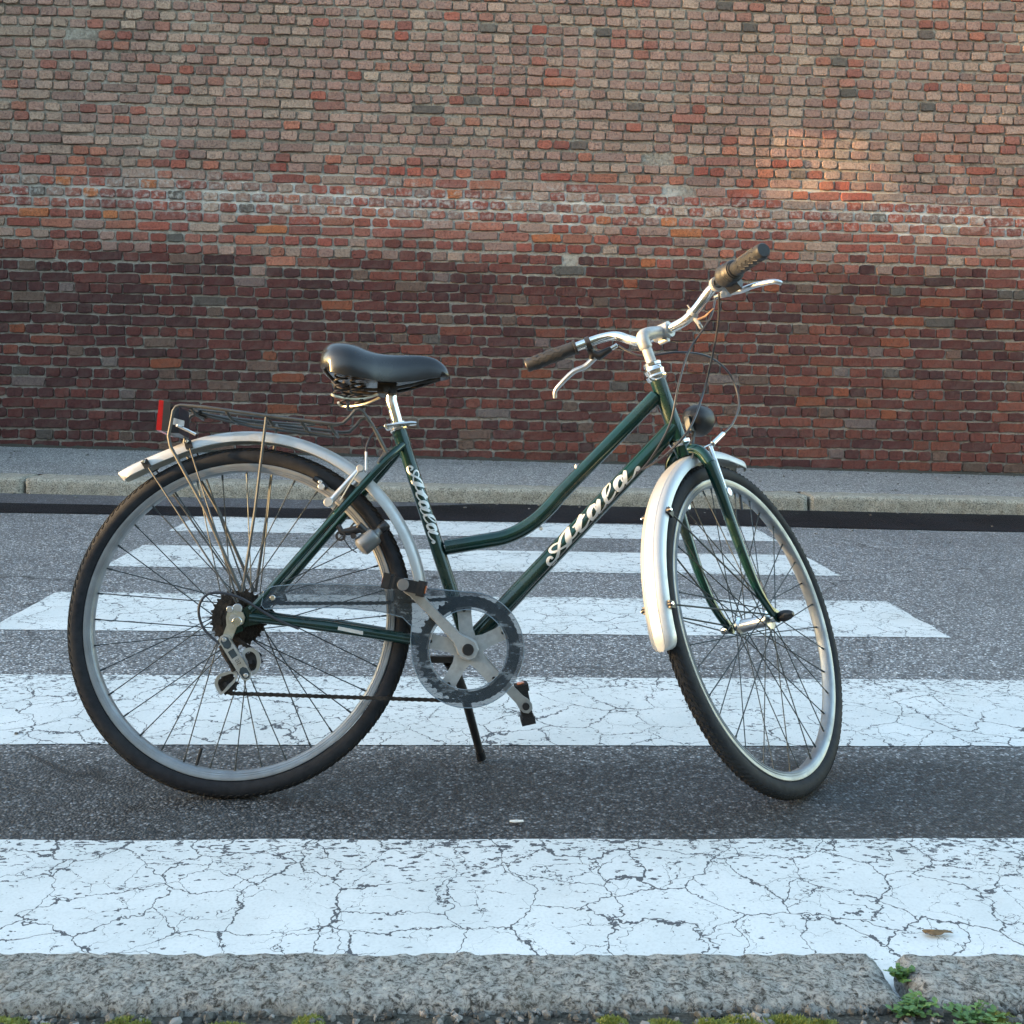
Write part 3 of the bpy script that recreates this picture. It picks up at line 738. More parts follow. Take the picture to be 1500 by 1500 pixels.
# ---- wheels
def wheel(hub, T, front):
    w = MB(); ax = Vector((0, 1, 0))
    if front: w.lathe([(0, -.05), (.0055, -.05), (.0075, -.046), (.0075, -.04), (.021, -.037), (.0215, -.033), (.014, -.029), (.0125, 0), (.014, .029), (.0215, .033), (.021, .037), (.0075, .04), (.0075, .046), (.0055, .05), (0, .05)], hub, ax, 24)
    else: w.lathe([(0, -.06), (.006, -.06), (.008, -.05), (.008, -.022), (.03, -.02), (.03, -.016), (.017, -.012), (.0165, .02), (.03, .034), (.03, .038), (.009, .041), (.009, .055), (0, .055)], hub, ax, 24)
    root = part(w.map(T), 'wheel', M_alu if front else M_alupaint, label='front wheel turned away to the left' if front else 'rear wheel with a black sprocket cluster')
    # tyre
    t = MB(); prof = []; rc, rt = .3295, .0175
    for i in range(22):
        a = R_(-142 + 284 * i / 21); prof.append((rc + rt * math.cos(a) * 1.02, rt * math.sin(a)))
    t.lathe(prof, hub, ax, 96); tyre = part(t.map(T), 'tyre', M_rubber, root)
    k = MB(); N = 136
    for i in range(N):
        th = 2 * math.pi * i / N
        for row, (la, lw, ll) in enumerate(((0, 9, .0068), (23, 9, .0085), (-23, 9, .0085), (45, 8, .006), (-45, 8, .006))):
            tt = th + (math.pi / N if row in (1, 2) else 0); sk = .016 * (1 if la > 0 else -1) if la else 0
            vs = []
            for rr in (rt * .97, rt + .0013):
                for (dl, dt) in ((-lw, -ll), (lw, -ll), (lw, ll), (-lw, ll)):
                    a = R_(la + dl * (1 if rr < rt else .85)); q = tt + dt * .5 / .348 * (1 if rr < rt else .9) + sk * (dl / lw) * .6
                    rad = rc + rr * 1.02 * math.cos(a)
                    vs.append(hub + Vector((math.cos(q) * rad, rr * math.sin(a), math.sin(q) * rad)))
            k.add(vs, [(4, 5, 6, 7), (0, 1, 5, 4), (1, 2, 6, 5), (2, 3, 7, 6), (3, 0, 4, 7)])
    tr = part(k.map(T), 'tread', M_tread, root, smooth=False); tr['kind'] = 'stuff'
    r = MB().lathe([(.2965, -.007), (.2975, -.0105), (.3005, -.0125), (.3012, -.0112), (.3045, -.0125), (.3052, -.0112), (.309, -.0127), (.3135, -.0128), (.3145, -.0115), (.309, -.009), (.309, .009), (.3145, .0115), (.3135, .0128), (.309, .0127), (.3052, .0112), (.3045, .0125), (.3012, .0112), (.3005, .0125), (.2975, .0105), (.2965, .007), (.2958, 0)], hub, ax, 128, True)
    part(r.map(T), 'rim', M_rim, root, angle=50)
    fr = (.021 if front else .029)
    ph = .06 if front else .02
    for i in range(36):
        side = -1 if i % 2 else 1; pair = (i // 2) % 2
        th = 2 * math.pi * i / 36 + ph; ha = th + (R_(62) if pair else -R_(62))
        fy = side * .035 if front else (-.018 if side < 0 else .036)
        p0 = hub + Vector((math.cos(ha) * fr, fy + (.0025 if pair else -.0025), math.sin(ha) * fr)); p1 = hub + Vector((math.cos(th) * .298, side * .003, math.sin(th) * .298))
        m = MB().tube([p0, p1], .00125, 6, False); e = (p1 - p0).normalized(); m.tube([p1 - e * .013, p1 + e * .003], .0021, 6)
        part(m.map(T), 'spoke', M_spoke, root)
    va = R_(-104 if not front else 80); q = Vector((math.cos(va), 0, math.sin(va)))
    part(MB().cyl(hub + q * .295, hub + q * .262, .0034, 8, .0006).map(T), 'valve', M_black, root)
    return root
I_ = lambda v: Vector(v)
rw = wheel(HUB_R, I_, False); fw_ = wheel(HUB_F, S, True)
nut = MB()
nut.lathe([(0, -.092), (.005, -.091), (.0095, -.083), (.0115, -.073), (.0115, -.066), (.0095, -.06), (.006, -.058)], HUB_F, (0, 1, 0), 20)
part(nut.map(S), 'axle_cap', M_black, fw_)
nut = MB().lathe([(.006, .058), (.0095, .06), (.0095, .074), (.0075, .08), (0, .081)], HUB_F, (0, 1, 0), 20)
part(nut.map(S), 'axle_cap', M_chrome, fw_)
part(MB().cyl((0, -.063, WR), (0, -.078, WR), .0085, 6), 'axle_nut', M_alu, rw); part(MB().cyl((0, .058, WR), (0, .075, WR), .0085, 6), 'axle_nut', M_alu, rw)

# ---- sprockets, chain, crankset, chain guard
def gear(cx, cz, r, teeth, y, th, depth=.0045):
    out = []
    for i in range(teeth):
        a = 2 * math.pi * i / teeth; p = 2 * math.pi / teeth
        for da, rr in ((-.28, r - depth), (-.1, r), (.1, r), (.28, r - depth)): out.append((cx + math.cos(a + da * p) * rr, cz + math.sin(a + da * p) * rr))
    return out
cs = MB()
for i in range(6):
    r = .0585 - .0056 * i; cs.prism(gear(0, WR, r, 28 - 2 * i - (i > 3), 0, 0), -.0215 - .0052 * i, -.0235 - .0052 * i)
cs.cyl((0, -.02, WR), (0, -.054, WR), .0265, 24)
part(cs, 'sprocket_cluster', M_steeldark, rw, smooth=False)
ring = MB(); og = gear(BBX, BBZ, .1035, 46, 0, 0); n = len(og); inn = [(BBX + math.cos(math.atan2(z - BBZ, x - BBX)) * .082, BBZ + math.sin(math.atan2(z - BBZ, x - BBX)) * .082) for x, z in og]
vs = [(x, y, z) for y in (-.047, -.0495) for L in (og, inn) for x, z in L]
fs = []
for i in range(n):
    j = (i + 1) % n
    fs += [(i, j, n + j, n + i), (2 * n + i, 3 * n + i, 3 * n + j, 2 * n + j), (i, 2 * n + i, 2 * n + j, j), (n + i, n + j, 3 * n + j, 3 * n + i)]
ring.add(vs, fs); crank = part(ring, 'chainring', M_steeldark, smooth=False, label='dark toothed chainring with a five-armed silver spider')
spd = MB(); out = []
for k in range(5):
    a = R_(97 + 72 * k)
    for da, rr in ((-.62, .030), (-.36, .040), (-.20, .070), (-.19, .084), (.19, .084), (.20, .070), (.36, .040)): out.append((BBX + math.cos(a + da) * rr, BBZ + math.sin(a + da) * rr))
spd.prism(out, -.0535, -.0575)
for k in range(5):
    a = R_(97 + 72 * k); c, s_ = math.cos(a), math.sin(a); L = []
    for da, rr in ((-.15, .040), (-.11, .066), (.11, .066), (.15, .040)): L.append((BBX + math.cos(a + da) * rr, BBZ + math.sin(a + da) * rr))
    spd.prism(L, -.0574, -.0586)
sp_o = part(spd, 'spider', M_alupaint, crank, smooth=False)
for k in range(5):
    a = R_(97 + 72 * k); x, z = BBX + math.cos(a) * .0765, BBZ + math.sin(a) * .0765
    part(MB().cyl((x, -.0572, z), (x, -.0592, z), .0036, 10), 'chainring_bolt', M_steeldark, crank)
def crankarm(ex, ez, y0, y1, s, name):
    d = Vector((ex - BBX, 0, ez - BBZ)); L = d.length; d /= L; nrm = Vector((d.z, 0, -d.x)); m = MB(); P = []
    prof = [(-.021, .0), (-.015, .016), (0, .0225), (.014, .019), (.03, .0115), (.09, .0095), (L - .018, .0105), (L - .006, .0135), (L + .006, .0125), (L + .0145, .006)]
    o = [Vector((BBX, 0, BBZ)) + d * t + nrm * w for t, w in prof] + [Vector((BBX, 0, BBZ)) + d * t - nrm * w for t, w in prof[::-1]]
    n = len(o); vs = []
    for inset, yy in ((0, 0), (0, .75), (.18, 1)):
        for i, p in enumerate(o):
            t = max(0, min(1, (p - Vector((BBX, 0, BBZ))).dot(d) / L)); yb = y0 + (y1 - y0) * t
            c = Vector((BBX, 0, BBZ)) + d * (p - Vector((BBX, 0, BBZ))).dot(d)
            q = p.lerp(c, inset); vs.append((q.x, yb - s * .016 * yy, q.z))
    fs = [tuple(range(n)), tuple(range(3 * n - 1, 2 * n - 1, -1))] + [(r * n + i, r * n + (i + 1) % n, (r + 1) * n + (i + 1) % n, (r + 1) * n + i) for r in range(2) for i in range(n)]
    m.add(vs, fs); o = part(m, 'crank_arm', M_alupaint, angle=35)
    return o
car = crankarm(.3405, .4145, -.060, -.068, 1, 'r'); cal = crankarm(.5865, .170, .060, .068, -1, 'l')
part(MB().cyl((BBX, -.076, BBZ), (BBX, -.0795, BBZ), .0115, 20, .001), 'dust_cap', M_black, car)
part(MB().cyl((.5865, .056, .170), (.5865, .068, .170), .0075, 14), 'axle_end', M_black, cal)
def pedal(cx, cz, y0, y1, ang, name):
    m = MB(); s = 1 if y1 > y0 else -1; Rm = Matrix.Rotation(ang, 3, 'Y'); c = Vector((cx, 0, cz)); ym = (y0 + y1) / 2; W = abs(y1 - y0)
    for dx in (-1, 1):
        m.box(c + Rm @ Vector((dx * .034, 0, 0)) + Vector((0, ym, 0)), (.012, W, .026), Rm)
        for k in range(6): m.box(c + Rm @ Vector((dx * .034, 0, 0)) + Vector((0, y0 + s * W * (k + .5) / 6, 0)), (.0145, W / 12, .0295), Rm)
    for yy in (y0 + s * .006, y1 - s * .006):
        m.box(c + Vector((0, yy, 0)), (.076, .011, .023), Rm)
        for k in range(-3, 4):
            if abs(k) > 1: m.box(c + Rm @ Vector((k * .0095, 0, 0)) + Vector((0, yy, 0)), (.004, .0135, .0205), Rm)
    m.cyl((cx, y0, cz), (cx, y1 + s * .001, cz), .0105, 18)
    o = part(m, 'pedal', M_black, smooth=False)
    part(MB().cyl((cx, y1 + s * .0012, cz), (cx, y1 + s * .0032, cz), .0112, 20, .0006), 'end_cap', simple('grey_cap', (.11, .12, .13), .5, 0, .2, 60), o)
    for dx in (-1, 1): part(MB().box(c + Rm @ Vector((dx * .0415, 0, 0)) + Vector((0, ym, 0)), (.003, W * .52, .015), Rm), 'reflector', M_amber, o, smooth=False)
    return o
pedal(.3395, .4155, -.086, -.176, R_(12), 'near'); pedal(.5865, .170, .086, .172, R_(78), 'far')

# transparent guard: front plate with a hole, and a narrow flange behind its outer edge
go = [(0.0591, 0.3661), (0.052, 0.374), (0.0558, 0.402), (0.0729, 0.4105), (0.1269, 0.4158), (0.2085, 0.4160), (0.2905, 0.4135), (0.3726, 0.4099)]
go += [(BBX + math.cos(R_(a)) * .1115, BBZ + math.sin(R_(a)) * .1115) for a in range(92, -176, -6)]
go += [(0.3500, 0.3070), (0.3514, 0.3351), (0.3332, 0.3522), (0.2922, 0.3626), (0.2105, 0.3699), (0.1292, 0.3693)]
bm = bmesh.new(); ov = [bm.verts.new((x, 0, z)) for x, z in go]
hv = [bm.verts.new((BBX + math.cos(R_(a)) * .0775, 0, BBZ + math.sin(R_(a)) * .0775)) for a in range(0, 360, 6)]
es = [bm.edges.new((L[i], L[(i + 1) % len(L)])) for L in (ov, hv) for i in range(len(L))]
bmesh.ops.triangle_fill(bm, use_beauty=True, use_dissolve=False, edges=es)
g = MB(); bm.verts.index_update(); V = [tuple(v.co) for v in bm.verts]; F = [tuple(v.index for v in f.verts) for f in bm.faces]; bm.free()
g.add([(x, -.0655, z) for x, y, z in V], F)
n = len(go); fl = []
vs = [(x, -.0655, z) for x, z in go] + [(BBX + (x - BBX) * 1.006, -.0635, BBZ + (z - BBZ) * 1.012) for x, z in go] + [(BBX + (x - BBX) * 1.006, -.053, BBZ + (z - BBZ) * 1.012) for x, z in go]
g.add(vs, [(r * n + i, r * n + (i + 1) % n, (r + 1) * n + (i + 1) % n, (r + 1) * n + i) for r in range(2) for i in range(n)])
hn = 60; vs = [(BBX + math.cos(R_(6 * i)) * rr, yy, BBZ + math.sin(R_(6 * i)) * rr) for rr, yy in ((.0775, -.0655), (.0765, -.060)) for i in range(hn)]
g.add(vs, [(i, (i + 1) % hn, hn + (i + 1) % hn, hn + i) for i in range(hn)])
gd = part(g, 'chain_guard', M_guard, label='scratched transparent plastic chain guard', angle=30)
part(MB().tube([(x, -.0658, z) for x, z in go], .0011, 6, closed=True), 'guard_rim_highlight', M_gedge, gd)
part(MB().tube([(BBX + math.cos(R_(6 * i)) * .0775, -.0658, BBZ + math.sin(R_(6 * i)) * .0775) for i in range(60)], .0011, 6, closed=True), 'guard_rim_highlight', M_gedge, gd)
part(MB().cyl((.0735, -.066, .388), (.0735, -.0685, .388), .0058, 14, .001), 'screw', M_chrome, gd)
part(MB().box((.085, -.0632, .388), (.03, .003, .022), Matrix.Rotation(-.35, 3, 'Y')), 'bracket', M_black, gd)

# chain as links along its loop
def chain_links(P, mb, y):
    pts = []; acc = 0; pitch = .0127
    P = [Vector((x, 0, z)) for x, z in P]; cur = P[0]; pts.append(cur.copy()); i = 1; left = pitch
    while i < len(P):
        dv = P[i] - cur; L = dv.length
        if L >= left: cur = cur + dv.normalized() * left; pts.append(cur.copy()); left = pitch
        else: left -= L; cur = P[i]; i += 1
    for k in range(len(pts) - 1):
        a, b = pts[k], pts[k + 1]; d = (b - a).normalized(); nn = Vector((d.z, 0, -d.x)); wide = k % 2
        for yy in ((-.0036, -.0027), (.0027, .0036)) if wide else ((-.0026, -.0017), (.0017, .0026)):
            o = []
            for t, w in ((-.003, .0), (-.0015, .0037), (.0012, .0040), (.0045, .0031), (.0082, .0031), (.0115, .0040), (.0142, .0037), (.0157, 0), (.0142, -.0037), (.0115, -.0040), (.0082, -.0031), (.0045, -.0031), (.0012, -.0040), (-.0015, -.0037)):
                q = a + d * t + nn * w; o.append((q.x, q.z))
            mb.prism(o, y + yy[0], y + yy[1])
        mb.cyl((a.x, y - .0042, a.z), (a.x, y + .0042, a.z), .0019, 6)
ch = MB()
top = [(.002 + math.cos(R_(a)) * .034, WR + math.sin(R_(a)) * .034) for a in range(200, 90, -15)]
path = top + [(.03, .3765), (.29, .3795), (.44, .3895)] + [(BBX + math.cos(R_(a)) * .1005, BBZ + math.sin(R_(a)) * .1005) for a in range(100, -96, -5)] + [(.40, .1925), (-.008, .2035)]
path += [(-.022, .213), (-.024, .225), (-.006, .238), (.02, .246), (.036, .25), (.052, .262), (.05, .277), (.03, .29), (-.01, .318), (-.03, .335)]
chain_links(path, ch, -.0482); part(ch, 'chain', M_steeldark, smooth=False)

# ---- rear derailleur
M_gold = simple('aged_alloy', (.5, .47, .38), .36, .75, .15, 90, dirt=((.2, .17, .12), .4))
de = MB().prism([(-.012, .360), (.0, .3635), (.018, .360), (.023, .349), (.02, .338), (.008, .331), (.004, .32), (-.001, .306), (-.012, .296), (-.021, .299), (-.023, .309), (-.018, .316), (-.012, .335), (-.014, .35)], -.069, -.076)
der = part(de, 'derailleur', M_gold, smooth=False)
part(MB().cyl((.0085, -.076, .342), (.0085, -.0795, .342), .0095, 18, .001).cyl((.0085, -.0795, .342), (.0085, -.081, .342), .005, 6), 'pivot_bolt', M_chrome, der)
part(MB().cyl((-.0075, -.07, .3655), (-.0075, -.0785, .3655), .0065, 14, .001).cyl((.006, -.066, .3665), (.006, -.074, .3665), .010, 14, .001), 'axle_bolt', M_alu, der)
a = Vector((-.0125, 0, .3075)); b = Vector((.034, 0, .2405)); d = (b - a).normalized(); nn = Vector((d.z, 0, -d.x)); L = (b - a).length
def slab(t0, t1, w, y0, y1, rnd=True):
    o = [a + d * t0 + nn * w, a + d * (t0 - (w * .7 if rnd else 0)) + nn * w * .4, a + d * (t0 - (w * .7 if rnd else 0)) - nn * w * .4, a + d * t0 - nn * w, a + d * t1 - nn * w, a + d * (t1 + (w * .7 if rnd else 0)) - nn * w * .4, a + d * (t1 + (w * .7 if rnd else 0)) + nn * w * .4, a + d * t1 + nn * w]
    return [(q.x, q.z) for q in o], y0, y1
part(MB().prism(*slab(-.002, L + .002, .0105, -.077, -.0865)), 'parallelogram', M_alu, der, smooth=False)
m = MB().prism(*slab(.0, .014, .0078, -.0866, -.0875)).prism(*slab(.024, .040, .0062, -.0866, -.0873, False)).prism(*slab(L - .012, L + .001, .0078, -.0866, -.0875))
part(m, 'inset_panel', simple('dark_blue_plastic', (.03, .045, .055), .4, 0, .3, 60), der, smooth=False)
for q, e in ((b, .0895), (a, .0888)): part(MB().cyl(q + Vector((0, -.087, 0)), q + Vector((0, -e, 0)), .0045, 14, .0008), 'pivot_pin', M_alu, der)
# the letters "SIS" moulded on the parallelogram
sis = MB()
for k, ch_ in enumerate('SIS'):
    gl = [(.9, .85), (.5, 1), (.1, .82), (.2, .58), (.8, .42), (.9, .18), (.5, 0), (.1, .15)] if ch_ == 'S' else [(.5, 1), (.5, 0)]
    P_ = [a + d * (.0445 + (k + .1 + gx * .8) * .0042) - nn * (.0042 - gy * .0075) + Vector((0, -.0868, 0)) for gx, gy in gl]
    part(MB().tube(P_, .0005, 5), 'moulded_letter', M_black, der)
def loop_plate(pts, wdt, y0, y1):
    P = spline(pts, 5, True); m = MB(); n = len(P); cx = sum(p[0] for p in P) / n; cz = sum(p[1] for p in P) / n; vs = []
    for y in (y0, y1):
        for f_ in (1, 0):
            for x, z in P:
                r = math.hypot(x - cx, z - cz); k = 1 if f_ else (r - wdt) / r; vs.append((cx + (x - cx) * k, y, cz + (z - cz) * k))
    fs = []
    for i in range(n):
        j = (i + 1) % n; fs += [(i, j, n + j, n + i), (2 * n + i, 3 * n + i, 3 * n + j, 2 * n + j), (i, 2 * n + i, 2 * n + j, j), (n + i, n + j, 3 * n + j, 3 * n + i)]
    return m.add(vs, fs)
part(loop_plate([(.02, .285), (.034, .292), (.05, .284), (.057, .265), (.052, .246), (.038, .238), (.03, .25), (.022, .27)], .0075, -.062, -.066), 'cage_plate', M_alu, der, smooth=False)
part(loop_plate([(-.018, .243), (.006, .247), (.013, .236), (.005, .222), (-.012, .205), (-.02, .203), (-.031, .222), (-.027, .237)], .0065, -.060, -.064), 'cage_plate', M_alu, der, smooth=False)
for (x, z) in ((.036, .264), (-.009, .222)):
    part(MB().prism(gear(x, z, .0225, 11, 0, 0, .005), -.0465, -.0495).cyl((x, -.044, z), (x, -.067, z), .0042, 12), 'jockey_wheel', M_black, der, smooth=False)
part(MB().tube([(-.022, -.068, .296), (-.012, -.07, .28), (-.001, -.068, .262), (.006, -.066, .247)], [.006, .0075, .006, .005], 8), 'spring_barrel', M_steeldark, der)

# ---- mudguards
def mudguard(hub, T, a0, a1, rad, hw, flare, label):
    prof = [(-hw, -.017), (-hw + .0003, -.008), (-hw + .003, -.0015), (-hw + .0085, .0028), (-hw + .0135, .0045), (-hw + .0145, .0037), (-hw + .0155, .0049), (0, .0058)]
    prof = prof + [(-x, z) for x, z in prof[-2::-1]]
    inner = [(x * .955, z - .0011) for x, z in prof][::-1]; loop = prof + inner
    m = MB(); n = 64; k = len(loop); vs = []
    for i in range(n + 1):
        t = .5 - .5 * math.cos(math.pi * i / n); t = t * .75 + .25 * i / n; a = R_(a0 + (a1 - a0) * t); fl = flare(t)
        tip = min(1, max(.0, min(t, 1 - t) / .034)); sq = math.sqrt(1 - (1 - tip) ** 2) * .62 + .38
        for x, z in loop: vs.append(hub + Vector((math.cos(a) * (rad + z + fl), x * sq, math.sin(a) * (rad + z + fl))))
    fs = [(i * k + j, i * k + (j + 1) % k, (i + 1) * k + (j + 1) % k, (i + 1) * k + j) for i in range(n) for j in range(k)]
    fs += [tuple(range(k)), tuple(n * k + j for j in range(k - 1, -1, -1))]
    return part(m.add(vs, fs).map(T), 'mudguard', M_fender, label=label, angle=35)
mr = mudguard(HUB_R, I_, 8, 133, .3775, .0255, lambda t: .016 * max(0, (t - .86) / .14) ** 1.5, 'silver mudguard arched over the rear wheel')
mf = mudguard(HUB_F, S, 78, 193, .3725, .026, lambda t: .005 * max(0, (t - .85) / .15) + .004 * max(0, (.08 - t) / .08), 'silver mudguard hugging the front wheel')
def stays(mg, hub, T, angs, rad, hw, ax_y, off, mat):
    for a_ in angs:
        q = Vector((math.cos(R_(a_)), 0, math.sin(R_(a_))))
        for s in (-1, 1):
            p1 = hub + q * rad + Vector((0, s * hw, 0)); p0 = hub + off + Vector((0, s * ax_y, 0)) + q * .012
            part(MB().tube([p0, p0.lerp(p1, .6), p1], .00185, 8).map(T), 'stay', mat, mg)
            part(MB().cyl(p1 + Vector((0, s * -.002, 0)), p1 + Vector((0, s * .006, 0)), .0052, 12, .001).box(p1 - q * .006, (.014, .006, .018), Matrix.Rotation(-R_(a_) + 1.57, 3, 'Y')).map(T), 'stay_clip', M_black, mg)
            part(MB().cyl(p1 + Vector((0, s * .006, 0)), p1 + Vector((0, s * .0085, 0)), .0034, 10, .0006).map(T), 'bolt', M_chrome, mg)
stays(mr, HUB_R, I_, (124, 109.5), .378, .0275, .058, Vector((.008, 0, .02)), M_rack)
stays(mf, HUB_F, S, (149, 180.5), .364, .028, .053, Vector((-.008, 0, .004)), M_spoke)
if 0: part(MB().box(HUB_F + Vector((-.383, 0, .045)), (.012, .006, .012)).cyl(HUB_F + Vector((-.378, 0, .04)), HUB_F + Vector((-.390, .004, .04)), .004, 10).map(S), 'mud_flap_clip', M_rack, mf)

# ---- saddle and seatpost
dvec = (SEAT_TOP - BB).normalized()
post = MB().tube([SEAT_TOP - dvec * .03, (.2925, 0, .80), (.291, 0, .83)], .0126, 20)
part(post, 'seatpost', M_chrome)
cl = MB().lathe([(.0165, -.012), (.0185, -.012), (.0195, -.009), (.0178, -.006), (.0195, -.003), (.0195, .003), (.0165, .004)], SEAT_TOP + dvec * .002, dvec, 24, True)
cl.cyl(SEAT_TOP + Vector((-.022, -.014, -.002)), SEAT_TOP + Vector((-.022, .016, -.002)), .0062, 14, .001)
cl.tube([SEAT_TOP + Vector(p) for p in ((-.022, -.018, -.002), (.0, -.021, .001), (.03, -.02, .004), (.04, -.019, .004))], [.004, .0042, .0055, .004], 8)
part(cl, 'seat_clamp', M_chrome)
ST_ = [(.139, .012, .888, .872), (.1415, .032, .898, .866), (.148, .055, .911, .860), (.165, .078, .9205, .850), (.19, .090, .921, .842), (.217, .091, .916, .837), (.247, .081, .905, .833), (.272, .066, .9005, .832), (.30, .050, .8995, .834), (.33, .038, .9005, .838), (.358, .030, .900, .843), (.384, .025, .894, .849), (.403, .019, .881, .852), (.412, .012, .869, .853), (.4155, .004, .861, .855)]
ST2 = spline(ST_, 4); m = MB(); n = 22; vs = []
for (x, hw, zt, zb) in ST2:
    for i in range(n + 1):
        t = -1 + 2 * i / n; c = abs(t)
        y = hw * math.copysign(min(1, 1.12 * c ** .92), t) if c < 1 else math.copysign(hw * .955, t)
        z = zb + (zt - zb) * (1 - c ** 2.9) ** .62
        dip = -.006 * math.exp(-(y / .012) ** 2) if hw > .06 else 0
        vs.append((x, y, z + dip))
k = n + 1; fs = [(i * k + j, i * k + j + 1, (i + 1) * k + j + 1, (i + 1) * k + j) for i in range(len(ST2) - 1) for j in range(n)]
b0 = len(vs)
for (x, hw, zt, zb) in ST2: vs += [(x, -hw * .9, zb - .0005), (x, 0, zb + .006), (x, hw * .9, zb - .0005)]
q = len(ST2)
for i in range(q - 1):
    a_, b_ = b0 + i * 3, b0 + (i + 1) * 3
    fs += [(i * k, (i + 1) * k, b_, a_), (a_, b_, b_ + 1, a_ + 1), (a_ + 1, b_ + 1, b_ + 2, a_ + 2), (a_ + 2, b_ + 2, (i + 1) * k + n, i * k + n)]
sad = part(m.add(vs, fs), 'saddle', M_leather, label='black padded vinyl saddle', angle=60)
for s in (-1, 1):
    part(MB().tube(spline([(.155, s * .07, .856), (.175, s * .045, .835), (.215, s * .026, .823), (.27, s * .022, .822), (.33, s * .02, .832), (.395, s * .008, .852)], 5), .0036, 8), 'rail', M_steeldark, sad)
    for (bx, by, z0, z1) in ((.19, .058, .800, .85), (.222, .045, .795, .84)):
        P = [(bx + .013 * math.cos(a), s * by + .013 * math.sin(a), z0 + (z1 - z0) * a / (2 * math.pi * 4)) for a in [2 * math.pi * 4 * i / 64 for i in range(65)]]
        part(MB().tube(P, .0024, 6), 'spring', M_steeldark, sad)
    part(MB().tube(spline([(.265, s * .022, .812), (.235, s * .03, .800), (.2, s * .05, .797), (.178, s * .062, .80), (.172, s * .05, .805)], 4), .003, 7), 'spring_wire', M_gold, sad)
part(MB().box((.283, 0, .824), (.04, .05, .022)).cyl((.283, -.032, .822), (.283, .032, .822), .008, 12), 'saddle_clamp', M_steeldark, sad)
part(MB().tube([(.205, -.05, .79), (.2, 0, .783), (.205, .05, .79)], .004, 8), 'cross_wire', M_steeldark, sad)

# ---- rear carrier
rk = MB()
def rod(s):
    y = s * .06
    P = [(.0103, s * .066, .3989), (-.0738, s * .064, .5649), (-.1515, y, .6893), (-.1572, y, .7104), (-.1514, y, .7644), (-.1463, y, .7728), (-.1383, y, .7756), (-.0877, y, .7725), (.0535, y, .7545), (.182, y, .7405), (.198, y, .7425), (.211, y, .7552), (.2225, y, .7706), (.2305, y, .7726), (.2387, y * .97, .768), (.258, y * .85, .7416), (.2881, y * .6, .6851)]
    return P
for s in (-1, 1): rk.tube(rod(s), .0035, 10)
rack = part(rk, 'carrier', M_rack, label='grey wire luggage carrier over the rear wheel')
for s in (-1, 1): part(MB().tube([(.013, s * .066, .3989), (.0282, s * .064, .5591), (.0396, s * .06, .7528), (.0396, s * .054, .7535)], .0031, 8), 'leg', M_rack, rack)
def ztop(x): return .7725 + (x + .0877) * (.7405 - .7725) / (.182 + .0877) - .004
for x in (-.12, -.045, .04, .11, .17): part(MB().tube([(x, -.059, ztop(x) + .003), (x + .008, -.03, ztop(x) - .012), (x + .008, .03, ztop(x) - .012), (x, .059, ztop(x) + .003)], .003, 8), 'cross_wire', M_rack, rack)
part(MB().tube([(-.13, -.02, ztop(-.13) - .002), (.0, -.022, ztop(0) - .014), (.17, -.02, ztop(.17) - .014)], .0028, 8).tube([(-.13, .02, ztop(-.13) - .002), (.0, .022, ztop(0) - .014), (.17, .02, ztop(.17) - .014)], .0028, 8), 'long_wire', M_rack, rack)
clip = spline([(-.11, -.03, .772), (-.06, -.035, .766), (.03, -.03, .757), (.10, -.022, .752), (.13, 0, .748), (.10, .022, .752), (.03, .03, .757), (-.06, .035, .766), (-.11, .03, .772)], 5)
part(MB().tube(clip, .0026, 8), 'spring_clip', M_rack, rack)
part(MB().tube([(-.115, y_, .772) if i % 2 else (-.105, y_, .766) for i, y_ in enumerate([-.034 + .004 * q for q in range(18)])], .0045, 7), 'clip_spring', M_steeldark, rack)
part(MB().tube([(.288, -.036, .6851), (.275, -.04, .668)], .004, 8).tube([(.272, -.044, .663), (.283, -.036, .685)], .003, 8), 'fixing', M_rack, rack)
lb = MB().prism([(-.176, .787), (-.162, .7825), (-.160, .7225), (-.176, .7235)], -.048, .048)
lamp = part(lb, 'rear_reflector', M_black, rack, smooth=False)
part(MB().prism([(-.186, .7885), (-.1765, .787), (-.1765, .724), (-.1875, .7255)], -.047, .047), 'red_lens', M_red, lamp, smooth=False)
part(MB().prism([(-.158, .777), (-.146, .777), (-.142, .72), (-.158, .72)], -.04, .04), 'lens_back', simple('navy_plastic', (.012, .016, .026), .35, 0, .3, 50), lamp, smooth=False)
part(MB().prism([(-.155, .752), (-.132, .746), (-.132, .734), (-.155, .738)], -.0435, -.0405).tube([(-.145, -.05, .735), (-.128, -.03, .728), (-.115, -.015, .722)], .003, 8), 'bracket', M_alu, lamp, smooth=False)

# ---- brakes
def vbrake(s, piv, top, T, name):
    piv, top = Vector(piv), Vector(top); d = (top - piv); m = MB()
    m.tube([piv - d * .06, piv + d * .25, piv + d * .6, top], [.0075, .0068, .0062, .005], 10)
    m.cyl(piv + Vector((0, -.012, 0)), piv + Vector((0, .010, 0)), .0095, 14, .001)
    o = part(m.map(T), 'brake_arm', M_alu, label=None); return o
ba = vbrake(-1, (.176, -.052, .579), (.236, -.046, .652), I_, 'r'); vbrake(1, (.176, .052, .579), (.236, .046, .652), I_, 'l')
part(MB().cyl((.176, -.062, .579), (.176, -.07, .579), .0095, 14, .001), 'bolt', M_alupaint, ba); part(MB().cyl((.236, -.054, .651), (.236, -.036, .651), .0075, 12, .001), 'bolt', M_alupaint, ba)
part(MB().tube([(.137, -.018, .633), (.151, -.018, .6245), (.166, -.018, .612)], [.0055, .0065, .0055], 8), 'brake_pad', M_black, ba)
